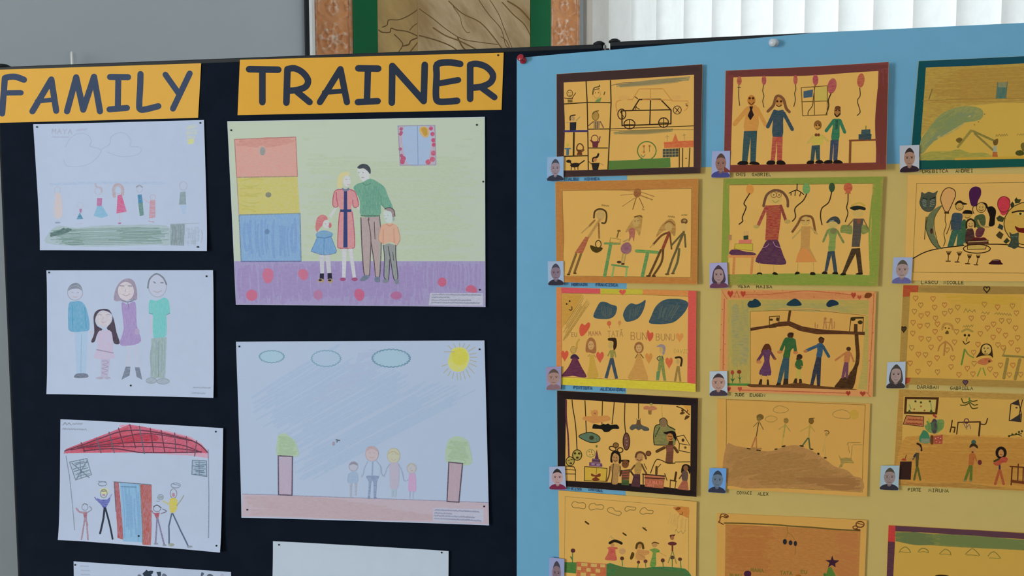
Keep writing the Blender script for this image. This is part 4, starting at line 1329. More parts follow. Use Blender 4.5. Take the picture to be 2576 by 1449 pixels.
rsheet(q(RK, 187, 170, 1905, 60, 1885, 1340, 190, 1385), Y1, 'brown framed drawing of a black car, a pond and a red roofed house', '''@drawn_frame
R 4a3230 187 170 1905 60 1885 1340 190 1385 272 270 1805 183 1800 1265 275 1305
W 38251f:w 22 22 200 190 1890 85 200 250 1880 160
W 38251f:w 20 20 200 200 215 1370 262 280 265 1300
W 2e211a:w 22 20 280 1320 1870 1280 290 1375 1870 1330
@room_grid
S 3c2c10 13 535 255 548 500 555 830 562 1298;S 3c2c10 14 822 248 829 510 815 830 792 1292
S 3c2c10 12 275 522 550 504 825 506;S 3c2c10 12 562 818 815 815;S 453b66 24 275 842 550 840
S 3c2c10 20 392 862 388 1132;S 3c2c10 13 275 1138 555 1130;S 3c2c10 12 565 1040 788 1040
@drawn_person
O 5a4323 8 343 397 34 38;D 3c2c10 5 332 388 356 390;s 3c2c10 6 330 415 345 422 358 414
S 3c2c10 8 280 452 320 456;S 3c2c10 8 372 452 412 392;S 3c2c10 11 318 458 375 455;S 3c2c10 11 322 478 372 476;S 3c2c10 10 322 497 372 495
@drawn_person
O b87f3f:p 8 662 402 40 52;s 5a4a20 12 612 408 628 335 688 318 692 300;S 5a4a20 9 632 352 690 342;D 4a3a1c 6 645 390 680 388
F 5f8a4a:c 638 496 660 470 718 440 700 498;S 4a3a1c 10 745 412 756 380
@drawn_person
s 3c2c1c 14 348 712 352 665 405 652;E b98f5c 380 692 24 28
F 2b2830 344 738 420 735 416 828 344 832;S 86825c:p 12 420 715 462 675;S a09268:p 8 290 745 340 735
@drawn_person
E a87f3a:c 645 662 38 52;s 6a5a28 12 612 640 640 612 680 602;O 6a4f28 6 645 662 40 54
F 9a7a50:c 622 722 702 720 692 816 624 816;S 5a4030 7 645 730 648 812;S 5a4030 7 668 730 668 812
S 7a5a40 12 622 728 566 776;S 7a5a40 12 702 728 740 800
@drawn_person
E c9a83c 320 1006 18 20;S 4a6f80 14 288 1048 352 1046;F 4a6f80 304 1040 336 1040 332 1126 302 1126
@drawn_person
l 6a4020 14 425 1040 440 1000 470 990 500 1020 496 1060 440 1065
F 6a3c1e 424 1122 444 1072 482 1072 492 1122;S 6a3c1e 12 425 1060 445 1085;S 6a3c1e 12 512 1062 485 1085
@drawn_person
O 6a3a34 9 637 930 40 42;F 6a2f38 612 1032 606 962 684 960 672 1032;S 6a2f38 12 586 948 612 978;S 6a2f38 12 684 975 700 908
@drawn_cat
f 2c2118 350 1236 400 1214 460 1224 440 1262 370 1266;E 2c2118 332 1196 30 18;S 2c2118 14 440 1240 515 1188;S 2c2118 9 362 1250 360 1296;S 2c2118 9 400 1260 405 1296;S 2c2118 9 440 1255 440 1292
S 2c2118 14 345 1205 372 1235
@drawn_person
s 2c2118 24 616 1195 622 1160 665 1145 680 1112;E c07a48 640 1180 22 22;F 2c2520 598 1216 696 1214 676 1298 614 1298
S b9803f 7 700 1222 740 1240;S 5a3c20 8 570 1200 600 1230
@drawn_scribble
F 7f805a:w 920 312 1100 262 1400 236 1762 200 1742 250 1400 276 1100 312 940 328
W 5f6a52:w 10 16 840 302 1760 200 940 326 1740 262
s 5a5a48:p 8 832 304 960 275 1100 268
@drawn_scribble
F 8a8558:w 850 850 1300 830 1560 812 1550 850 1100 872 870 880
W 5f664a:w 10 12 840 850 1560 815 900 880 1540 850
@drawn_road
s 3f2f14 9 815 815 1000 808 1805 782;s 7a6030:p 6 820 835 1300 828 1805 828
@drawn_car
L 372810 15 958 776 955 602 1080 598 1160 470 1410 468 1535 596 1533 756 1100 772
S 372810 14 1080 598 1525 592;S 372810 14 1294 470 1284 762
S 372810 9 1102 430 1142 462;S 372810 9 1118 560 1160 582;S 372810 8 1128 548 1112 590
@car_wheel
O 4a2c1c 13 1045 760 65 56;S 372810 9 1045 705 1045 815;S 372810 9 982 765 1108 765
@car_wheel
O 4a2c1c 13 1447 742 58 56;S 372810 9 1447 690 1447 795;S 372810 9 1390 745 1502 745
@car_wheel
O 4a2c1c 12 955 642 47 60;S 372810 12 948 600 962 690;S 372810 8 935 610 978 676
@car_wheel
O 4a2c1c 9 1608 595 47 48;S 372810 9 1585 570 1632 625;S 372810 9 1630 568 1590 622
@car_outline
s c67a34:p 10 895 606 900 490 1080 470;S c67a34:p 10 1080 470 1160 345 1440 345 1550 490 1735 490 1730 572 1690 606
S c67a34:p 10 1292 345 1292 470;S c67a34:p 9 1200 472 1550 478;E cf9444:q 980 450 70 30;E cf9444:q 1600 445 60 30;s 3c2c14 8 1712 520 1714 545 1730 545
@drawn_pond
O 5f7434 13 1250 1072 110 108;D b0602c:c 15 1215 1020 1282 1016 1215 1086;S 5f6a30 6 1215 1035 1218 1070;S 5f6a30 6 1280 1030 1280 1085;s 5f7a40 8 1180 1118 1205 1145 1230 1118
@drawn_lawn
F 47783a:c 805 1190 1140 1180 1180 1165 1330 1165 1525 1155 1530 1270 800 1296
W 2f6630:w 16 12 820 1200 1520 1170 810 1280 1520 1260
@drawn_house
F cf5c38:c 1450 972 1550 966 1585 868 1620 960 1800 955 1800 1032 1455 1042
F 4a4a40 1438 1052 1622 1046 1622 1142 1438 1152
S b0985a 5 1440 1085 1620 1080;S b0985a 5 1440 1118 1620 1112;S b0985a 5 1475 1050 1475 1150;S b0985a 5 1512 1048 1512 1148;S b0985a 5 1548 1048 1548 1146;S b0985a 5 1585 1048 1585 1144
S 4a3418 12 1632 1046 1632 1270;S 4a3418 12 1672 1046 1670 1268;S 4a3418 12 1756 1042 1745 1266;S 4a3418 8 1705 1165 1720 1162
S 8a7038:p 6 1490 890 1490 960;S 8a7038:p 6 1470 912 1512 908;S 8a7038:p 6 1690 870 1690 945;S 8a7038:p 6 1672 892 1708 888''', RK, 4.5)

rsheet(q(RL, 178, 130, 1920, 95, 1905, 1375, 195, 1350), Y1, 'orange crayon framed drawing of a family with a basket and green tables', '''@drawn_frame
R bd7c3c:c 178 130 1920 95 1905 1375 195 1350 265 240 1835 215 1825 1290 280 1275
W a85f34:w 24 22 195 150 1900 110 195 220 1890 195
W a85a3c:w 24 18 200 160 215 1340 250 240 265 1300
W a86030:w 24 18 1850 130 1840 1350 1905 130 1890 1350
W b0552c:w 24 20 300 1290 1890 1310 300 1340 1890 1360
L 7a5a28:p 5 265 240 1835 215 1825 1290 280 1275
@drawn_lamp
f 8f4f2c:c 1145 220 1212 222 1218 290 1172 325 1132 290
S 8f5a30:p 8 962 232 1132 246;S 8f5a30:p 8 972 296 1132 280;S 8f5a30:p 8 992 432 1142 330;S 7a4a28:p 11 1162 325 1120 465;S 7a4a28:p 10 1198 328 1250 440;S 8f5a30:p 10 1215 255 1382 312;S 8f5a30:p 14 1215 298 1356 350;s 6a4a28:p 8 1250 440 1240 470 1262 472
@drawn_woman
s 4f3a1c 20 648 568 660 492 722 462 788 490 802 560 785 630 745 632
E c09a5c:c 725 535 50 62
S b08048:p 30 722 590 585 800;S 8a5f30:c 22 655 602 585 675;S a9824a:p 16 588 670 500 752;S 8a5a30:c 22 706 640 712 815
F a8503c:c 545 800 592 802 512 1002 415 996
S 7a5a30:c 28 432 1010 350 1240;S 7a5a30:c 28 490 1012 415 1230;E 5a3c1c 342 1256 22 10;E 5a3c1c 420 1242 22 10
Q 7a5f30:p 6 22 740 424 832 434
@drawn_basket
O 4a3818 11 702 890 34 46;f 4a3a12 604 902 680 925 752 932 735 970 680 995 622 965
@drawn_table
S 4f8a4c:c 26 780 880 960 884;S 3f8a50:c 40 850 900 782 1272
@drawn_table
S 52924c:c 38 1165 972 1420 988;S 3f8a50:c 42 1300 1000 1240 1270
@drawn_cake
L 8a7a30:p 9 850 812 970 832 960 884 840 864;S 7a5a28 14 928 805 948 735;E 7a5a28 952 728 22 14
@drawn_stool
S 4f8a50:c 22 868 1140 1060 1166;S 7aa860:c 22 892 1160 872 1280;S 7aa860:c 22 1050 1172 1040 1280
@drawn_girl
f a87c3c:w 1100 620 1170 545 1235 545 1225 680 1200 790 1160 720 1090 720 1028 745
s 6a4a20:c 14 1140 560 1200 545 1232 560;E c9a05c:c 1160 622 45 55;D 5a4420 6 1148 610 1185 605
f a85a50:c 1068 712 1120 690 1150 720 1142 790 1130 860 1112 800 1070 860 1080 780
f 85506a:c 975 930 1010 880 1070 868 1105 920 1095 985 1040 1012 985 985
S a98a50:c 16 1070 830 1005 860;S b0904f:c 18 1000 1010 985 1115;S b0904f:c 18 1035 1010 1010 1130;E 4a3420 955 1108 28 16;E 4a3420 1000 1130 22 12
@drawn_woman
f a07038:w 1510 620 1580 580 1640 640 1632 790 1590 760 1540 720 1480 740 1402 805 1450 690
s 7a5020:p 14 1510 640 1570 610 1630 660;E c9a05c:c 1555 680 46 48
s 6a4020:c 24 1560 745 1470 785 1370 892;S b08a48:p 14 1370 892 1330 930;S 8f3c2a:c 36 1562 755 1485 945;S 6a4020:c 20 1572 762 1592 945
s 5a3c1c:c 28 1462 962 1400 1100 1325 1262;s 5a3c1c:c 26 1490 955 1470 1110 1372 1268;E 4a2c14 1312 1274 32 10;E 4a2c14 1378 1276 28 9
Q 7a5f30:p 6 22 1548 560 1632 572
@drawn_man
E 6a4a28:c 1746 612 42 36;E b98a50:c 1750 605 18 14;f c0a868:q 1700 650 1760 640 1765 720 1720 730
S 5f5230:c 30 1740 742 1658 940;S 5f5230:c 22 1720 762 1592 902;S 5f5230:c 22 1752 772 1762 922
s 5f5230:c 26 1655 950 1600 1080 1548 1240;s 5f5a38:c 28 1685 950 1665 1100 1610 1236;E 6a4a28 1540 1252 28 12;E 6a4a28 1608 1244 24 10
Q 7a5f30:p 6 22 1708 545 1785 545''', RL, 4.5, 3)

rsheet(q(RM, 190, 110, 1895, 150, 1885, 1375, 192, 1290), Y1, 'drawing of six people under dark clouds in a coral frame with hearts', '''@drawn_frame
F e0834a 190 110 258 113 252 1290 192 1290
F e0565a 250 112 725 126 725 186 255 180
F c8b43c 725 126 1240 136 1240 198 725 188
F e08a48 1240 136 1805 148 1795 216 1240 200
F e0574c 1795 148 1895 150 1885 1278 1783 1272
F e6c23c 252 1206 1780 1262 1884 1278 1882 1374 252 1302
S 7a5a20:p 5 262 182 1240 200 1795 218;S 7a5a20:p 5 258 185 256 1200 1780 1262
@drawn_heart
H e0564a 995 168 42 38
@drawn_sun
F c9923c:c 264 190 510 196 400 400 264 612
D 2c2412 11 317 312 353 278;s 2c2412 10 348 380 368 388 382 375 380 345
W 8f7030:p 5 14 520 205 270 600 620 280 270 800
@drawn_cloud
f 2a4c58:c 640 462 680 360 725 290 790 288 860 320 926 345 908 440 840 490 700 492
W 4a6a60:w 8 6 720 330 760 470 880 340 860 480
@drawn_cloud
f 2a4c58:c 1003 430 1040 350 1100 303 1165 318 1230 290 1277 264 1252 380 1180 490 1050 530 1010 480
W 4a6a60:w 8 6 1060 370 1060 500 1240 310 1180 470
@drawn_cloud
f 2a4c58:c 1318 540 1345 460 1400 340 1500 262 1620 248 1720 256 1796 300 1752 410 1640 520 1540 550 1420 557
W 4a6a60:w 9 10 1450 330 1420 520 1740 290 1600 500
@drawn_heart
f d9583c 480 690 470 610 500 548 535 570 580 535 605 565 570 640 515 700
@drawn_balloon
E d0683c 832 548 27 30;S d0683c 10 832 575 838 605
@drawn_balloon
E d08a4c 960 542 20 26;S d08a4c 6 958 565 955 590
@drawn_heart
f d0563c 1300 625 1330 665 1365 655 1368 710 1330 765 1298 720
@drawn_heart
H d98a44:c 1690 712 48 60
@drawn_heart
H d9583c 294 935 46 72
@drawn_heart
H d95a40 722 952 48 74
@drawn_heart
H d0843f:c 1316 965 46 72
@drawn_heart
H d9683f 1562 1018 46 74
@handwriting
T 8a6a3a:p 8 50 375 708 440 710 EU;T a86a44:p 8 55 585 700 735 694 MAMA;T a07040:p 8 68 815 710 1000 708 TAT\u0102;T 9a6030:p 9 88 1098 745 1290 746 BUN;T a0683a:p 9 78 1405 752 1630 752 BUNU;T a08038:p 5 44 1622 902 1795 908 DAVID
@drawn_girl
f 5c2046:c 398 930 440 965 500 1080 560 1195 480 1200 400 1185 330 1192 255 1184 330 1090 375 1000
f 3f2a40 362 960 390 925 430 925 470 970 455 985 415 955 375 980
E c09a4c:c 398 875 30 38;s c08f3c:c 22 440 850 442 790 468 745;O 8a6a38:p 7 398 870 34 42
@drawn_woman
f 9a5a34:c 548 890 560 765 615 716 668 770 676 890 640 915 590 900
E cf9f62 612 815 36 54;D 5a4028 5 598 805 628 800;S a06a48 5 605 845 622 844
f c79a3c:c 598 940 642 940 670 1060 702 1200 570 1200 590 1060
S a87a48:p 10 600 925 575 950;S a87a48:p 10 645 930 668 960
@drawn_man
f 3a2414 820 730 870 722 918 732 926 820 892 882 882 830 885 780 868 762 822 756
E c9a25a 850 815 30 46;F 8a8440:c 845 872 898 870 884 972 848 972
S 8a8440:c 18 845 885 820 940;S 8a8440:c 18 898 885 912 955
F 2c4658:c 845 968 886 968 942 1216 905 1222 860 1040 815 1216 776 1210
@drawn_woman
O 8f5430:c 32 1195 842 42 55;E d0a060 1195 848 36 46;D 5a4028 5 1182 838 1208 838;S a0603a 5 1186 872 1204 872
f c98f48:c 1178 920 1212 920 1262 1070 1306 1232 1180 1225 1058 1212 1130 1070
S 5a4420 8 1178 920 1152 968;S 4a3818 9 1215 920 1250 968
@drawn_man
f 8a7f8c:c 1406 832 1460 797 1515 820 1512 895 1490 932 1470 880 1450 835
E c9a05c 1465 870 24 40;F 6a8040:c 1445 940 1488 938 1528 1240 1495 1242 1465 1080 1440 1236 1404 1236
F 4f8a60:w 1410 1130 1450 1130 1440 1236 1404 1236;s 4a5040 11 1445 945 1415 970 1440 1000;S 4a5040 10 1480 950 1492 985
@drawn_boy
s 3a2614 24 1642 962 1690 955 1716 985 1706 1058;E c9a05c 1668 1010 22 32
F 8f7038:c 1655 1060 1690 1060 1712 1252 1688 1252 1668 1130 1648 1250 1620 1250''', RM, 4.5)

rsheet(q(RN, 205, 62, 1983, 152, 1962, 1388, 215, 1260), Y1, 'black framed party drawing with hanging balloons, bats and a cake', '''@drawn_frame
R 2b1f1c 205 62 1983 152 1962 1388 215 1260 320 170 1890 245 1880 1305 308 1190
W 1c1412:w 30 20 215 80 1970 170 220 150 1960 240
W 241a1c:w 28 14 215 80 225 1250 310 170 300 1200
W 1c1412:w 28 16 310 1205 1950 1320 310 1250 1950 1375
@balloon_string
s 3a2c14 12 395 180 405 280 440 500 458 805;S 3a2c14 12 558 190 575 592;S 3a2c14 11 778 190 770 478;s 3a2c14 11 925 205 918 300 898 482;s 3a2c14 12 1060 202 1055 440 1068 592;S 3a2c14 11 1232 215 1232 412;S a08a40:p 6 1525 250 1530 402
s 5a2440:c 20 322 182 322 400 345 620 356 892
@drawn_balloon
E b09a4c 460 872 58 64;O 3a2c14 11 460 872 58 66;E 4a3a1a 432 850 16 14;E 4a3a1a 485 852 16 14;E 4a3018 462 905 17 14
@drawn_balloon
E b89c4c 372 950 50 54;O 3a2c14 10 372 950 52 56;S 3a2c14 8 345 945 365 935;S 3a2c14 8 380 930 402 925;E 4a3018 380 975 18 11
@orange_bear
f cf8646:c 520 420 560 386 640 382 630 335 680 302 724 335 722 382 840 376 882 420 840 446 760 462 660 476 600 450
S cf8646:c 10 632 310 650 330;S cf8646:c 10 712 310 700 330;D 8f5030 8 675 345 690 350
@drawn_bat
f 191712 650 532 670 482 740 498 765 490 790 478 815 488 850 476 880 495 960 490 986 542 905 545 860 578 800 582 765 548 670 542
@leaf_balloon
f 52705a:c 480 636 560 596 640 590 720 625 748 668 720 706 640 716 560 690;l 33301a 10 480 636 560 596 640 590 720 625 748 668 720 706 640 716 560 690;E 3f3a20 640 655 30 26;D 6f7f4c 11 690 650 690 690 620 615
@spindle_balloon
E 6a4038:c 1078 702 42 108;O 33240f 11 1078 702 42 108;D a08070 9 1072 660 1085 700 1080 745
@drawn_bat
f 4a4c48:c 1118 532 1150 490 1200 482 1212 432 1254 432 1266 490 1352 526 1362 562 1300 568 1268 545 1230 562 1195 540 1150 562
f 6a4a2c 1205 490 1215 435 1250 435 1258 490 1230 500;S 3a2a14 6 1210 430 1204 415;S 3a2a14 6 1250 430 1256 412
@drawn_bird
f bd7050:c 1292 268 1340 252 1370 262 1420 256 1466 286 1440 305 1402 312 1394 362 1360 352 1350 305 1302 300
F 8a6a30:c 1350 312 1398 312 1385 365 1355 358;E 7f8a50:w 1390 235 20 18
@drawn_branch
F d8953c:c 1790 246 1888 256 1884 362
s 4a2f14 13 1712 258 1790 290 1872 362;f 4a2f14 1768 300 1790 296 1800 318 1778 324;f 5a3a18 1748 350 1775 325 1815 335 1785 358;f 5a3a18 1810 428 1830 370 1876 385;S 4a2f14 9 1840 330 1850 300
@drawn_robe
f 6f7444:c 1430 742 1420 640 1440 510 1500 480 1498 430 1550 404 1588 440 1600 498 1690 548 1692 742 1560 748
s 2f2a14 11 1430 742 1420 640 1440 510 1500 480 1498 430 1550 404 1588 440 1600 498 1690 548;S 2f2a14 10 1430 742 1580 746
E 8a6a48 1545 462 42 56;S 2f3a24 10 1500 520 1440 640
@drawn_boy
f 1c1410 1540 588 1600 572 1660 565 1702 600 1706 690 1680 660 1640 612 1590 612
E b8783c 1625 645 44 50;S 2c1c10 7 1600 630 1650 640;s 3a1c10 8 1620 665 1640 672 1655 662
F 6a3c2c:c 1570 742 1672 736 1672 830 1662 964 1568 955 1582 830
S a05a4a 8 1585 770 1660 766;S a05a4a 8 1585 795 1662 792;S a05a4a 8 1590 820 1665 816
S 5a3c1c 38 1556 775 1462 824;S 5a3c1c 34 1682 772 1722 830;F 4a2414:c 1572 955 1662 962 1680 975 1600 975
F 4a2c14 1615 690 1665 690 1660 740 1600 740
@drawn_box
L 3a2c14 10 1705 640 1800 616 1876 742 1745 724;S 3a2c14 10 1745 724 1740 810 1876 836;E 4a3018 1790 680 18 22;E 6a5020 1820 772 16 16
@drawn_shelf
s 3a2c14 11 1382 1096 1450 935 1520 936 1600 972 1690 968;S 3a2c14 10 1690 955 1876 950
@drawn_cake
F 5a3048 706 800 732 922 680 922;F 6a4a5c 648 915 748 925 752 972 644 962;F 7a5068 612 960 772 976 776 1022 610 1012
S 3a2430 7 648 940 750 948;S 3a2430 7 612 985 775 1000;E 9a7a90 660 985 24 14;E 9a7a90 725 995 24 14;E 7a7030 704 762 13 18
O 8a8a4c 9 630 850 54 48;D 6f7040 8 610 830 640 840 620 870 655 865 640 820
@drawn_present
F d0a638:c 555 1016 836 1040 822 1202 550 1192;L 3a2c14 9 555 1016 836 1040 822 1202 550 1192
f 7a3820 640 1102 690 1124 748 1100 752 1140 705 1148 745 1180 690 1195 642 1175 690 1145 640 1135;S 8a6a30 8 705 1040 700 1110
@drawn_drawers
S 3a2c14 10 310 1008 420 1020 440 1060;S 3a2c14 9 310 1048 440 1062;S 3a2c14 9 312 1108 440 1110;S 3a2c14 9 440 1062 438 1192
@drawn_girl
O 4a3018 14 905 792 44 26 20;O 4a3018 14 1000 810 34 30;E 8a5f30 945 750 34 30;O 4a3018 10 945 750 34 32
f 241812 876 950 888 850 940 812 1000 855 1012 965 980 972 985 890 930 850 900 900 905 965
E b98550 940 915 42 56;D 2c1c10 6 922 900 958 905;s 5a2c18 8 918 935 940 950 962 935
f a87c48:c 870 1012 940 975 1010 1012 980 1110 968 1232 888 1222 900 1110;S 3a2414 10 915 980 892 1222
s 6a4a24 18 872 1020 862 1120 832 1200;S 6a4a24 16 1000 1020 1000 1110
@drawn_boy
f 241812 1012 955 1020 932 1112 934 1104 975 1060 958;E 7a4a28 1064 985 46 50;D 2c1c10 6 1045 980 1082 980
F 5f3c28:c 1018 1062 1122 1048 1112 1182 1018 1182;S b05040 9 1025 1085 1112 1080;S b05040 9 1025 1115 1112 1110;S b05040 9 1025 1145 1112 1140
F 33502c:c 1018 1182 1112 1186 1112 1252 1016 1246;S 4a3020 22 1018 1070 1000 1130;S 4a3020 22 1122 1060 1172 1130
@drawn_woman
E b98550 1240 902 54 58;s 6a4024 26 1195 895 1215 845 1270 838 1310 870 1325 915;E 7a4a2c 1356 850 30 30;O 4a2c18 8 1356 850 32 30
s 5a2c18 8 1215 925 1242 940 1268 925;f a8803f:c 1180 1002 1225 960 1275 985 1252 1112 1190 1112
s 6a4a28 22 1182 1002 1145 1050 1112 1085;s 6a4a28 22 1272 990 1300 1050 1330 1100;F 432034:c 1172 1110 1252 1112 1252 1276 1138 1262
@drawn_grill
F a8503c:c 1310 1112 1562 1130 1546 1286 1310 1266;F c0704c 1325 1112 1552 1130 1545 1165 1322 1148
S 33201a 14 1282 1110 1560 1132;S 33201a 12 1310 1155 1560 1165;T d8785c 8 38 1335 1222 1385 1226 LA
T d8785c 8 38 1408 1228 1530 1238 MULTI
T d8785c 8 36 1340 1264 1430 1270 ANI
S 5a3c1c 30 1458 1020 1455 1105;S 3a2c14 9 1300 980 1335 1050;S 3a2c14 9 1510 985 1480 1020;S 33201a 12 1290 1120 1290 1250;S 33201a 9 1560 1100 1590 1185
@drawn_chair
S 4a3014 26 1704 1085 1688 1185;S 4a3014 16 1632 1182 1705 1196;S 4a3014 10 1632 1190 1626 1292;S 4a3014 10 1702 1200 1690 1282
@drawn_girl
f 241812 1768 1092 1780 1002 1830 980 1884 1010 1876 1105 1850 1060 1810 1070;E 8a5a34 1825 1030 30 36
f 5a4440:c 1778 1082 1820 1060 1855 1092 1842 1192 1780 1182;S 6a4428 18 1778 1110 1745 1160
F a04c40:c 1782 1190 1846 1192 1862 1308 1716 1292''', RN, 4, 1.0)

rsheet([(1404.7, 1233.4), (1752.8, 1260.7), (1750, 1517), (1408, 1486)], Y1, 'unframed drawing of children among flowers with five clouds and birds', '''@pencil_border
S 7a6a38:p 6 360 110 1000 165 1900 235 2182 266;S 7a6a38:p 6 360 110 358 600 352 1040;S 7a6a38:p 6 2182 266 2180 1400
@drawn_cloud
l 6a5a2c:p 10 460 240 475 195 520 188 560 205 640 205 665 250 640 290 560 278 490 275
@drawn_cloud
l 6a5a2c:p 10 712 265 735 222 790 208 820 235 900 232 928 262 905 300 820 292 740 310
@drawn_cloud
l 6a5a2c:p 10 982 305 1020 275 1070 282 1100 322 1165 330 1188 360 1150 392 1080 370 1010 345
@drawn_cloud
l 6a5a2c:p 10 1240 300 1265 262 1320 262 1398 272 1385 310 1310 308 1265 330
@drawn_cloud
l 6a5a2c:p 10 1462 340 1490 290 1540 275 1580 310 1655 318 1640 362 1560 358 1500 370
@drawn_sun
f cc7a34:c 1950 262 2070 258 2185 270 2178 410 2110 395 2040 355 1990 310
f 8a4a1c 1985 290 2020 262 2065 268 2045 300 2005 308;s 8a4a1c 12 2050 365 2085 365 2090 335
W a98844:q 14 10 1900 320 1850 520 2170 430 2160 620
@drawn_bird
S 4a3410 24 660 482 705 515
@drawn_bird
S 4a3410 22 1215 650 1258 682
@drawn_bird
S 4a3410 20 1508 568 1558 608;S 4a3410 9 1520 590 1545 570
@drawn_flower
E 5c3030 477 907 34 32;S 4f7a38 14 472 940 470 1085;S 4f7a38 20 445 1000 470 1040
@drawn_flower
E 5c3420 1200 1022 30 28;S 4f7a3a 13 1200 1050 1206 1130
@drawn_flower
E 6a3024 1442 1076 24 24;S 4f7a3a 12 1438 1100 1430 1170
@drawn_flower
E 6a3c30 1546 1062 30 28;S 4f7a3a 12 1546 1090 1550 1150
@drawn_flower
E 5c3424 1800 1048 30 30;S 4f7a3a 13 1800 1075 1808 1140
@drawn_flower
E 5c3a2c 1940 1002 36 28;S 4f7a3a 14 1940 1030 1940 1140
@drawn_flower
E 5c3824 2054 1027 30 26;S 4f7a3a 13 2062 1052 2068 1150
@drawn_girl
s 2a2012 40 1020 795 1080 765 1140 775 1190 800;E c08850 1060 825 28 26
f c44848:c 978 868 1030 850 1125 862 1132 885 1100 890 1108 960 1122 1046 1030 1052 946 1034 990 950 1000 890
Q a88a50:p 8 40 1020 720 1080 740;E c08a5c:w 1205 915 50 45;S 3a3c20 20 1050 1110 1080 1120
@drawn_girl
s 5a4014 34 1410 870 1422 815 1460 792 1500 812 1512 872;E c08a48 1460 845 30 34
f c8884a:c 1420 900 1470 890 1540 900 1600 910 1590 960 1530 980 1540 1040 1400 1030;f 5a4014 1315 1020 1345 930 1380 950 1370 1000 1340 1040
Q a07a48:p 8 26 1440 960 1540 1020;f c86048:c 1340 1185 1390 1170 1460 1190 1420 1216 1360 1215
@drawn_boy
E c08a50 1680 820 40 36;s 5a3c14 16 1642 800 1680 782 1738 800
f 4f8c3c:c 1602 895 1640 880 1690 868 1755 900 1742 930 1700 950 1700 1130 1610 1130 1640 1000 1650 930
S b97a48:p 8 1750 930 1850 985
@drawn_boy
F 5a2c24 1902 672 1985 662 1972 690 1945 700 1935 745 1915 735 1905 695;E a8683c 1940 715 26 32
E 642c2c 1940 800 66 28;S 6a3024 24 1942 820 1942 910;S 6f7a34:c 14 1940 920 1880 1080;S 6f7a34:c 14 1950 920 2000 1090
Q 8a7a40:p 8 60 1970 630 2130 660
@drawn_lawn
F 3f7a3a:c 355 1075 532 1080 522 1242 355 1226
f 35703f:c 970 1105 1180 1138 1400 1172 1500 1178 1600 1150 1800 1138 2000 1150 2178 1202 2178 1480 970 1440
W 2a5a38:w 30 20 1000 1140 2150 1220 1000 1400 2150 1440
@drawn_blanket
F c05a3a:c 530 1070 972 1102 966 1440 522 1400
F d0a860 600 1085 690 1092 690 1140 600 1132;F d0a860 740 1096 830 1102 828 1150 740 1142;F d0a860 880 1105 950 1110 948 1156 878 1150
F d0a860 540 1140 600 1146 598 1196 538 1190;F d0a860 676 1160 740 1168 738 1220 674 1214;F d0a860 812 1170 880 1178 876 1232 810 1226
F d0a860 590 1225 670 1232 668 1290 588 1282;F d0a860 736 1245 810 1250 806 1310 734 1300''', RO, 3)

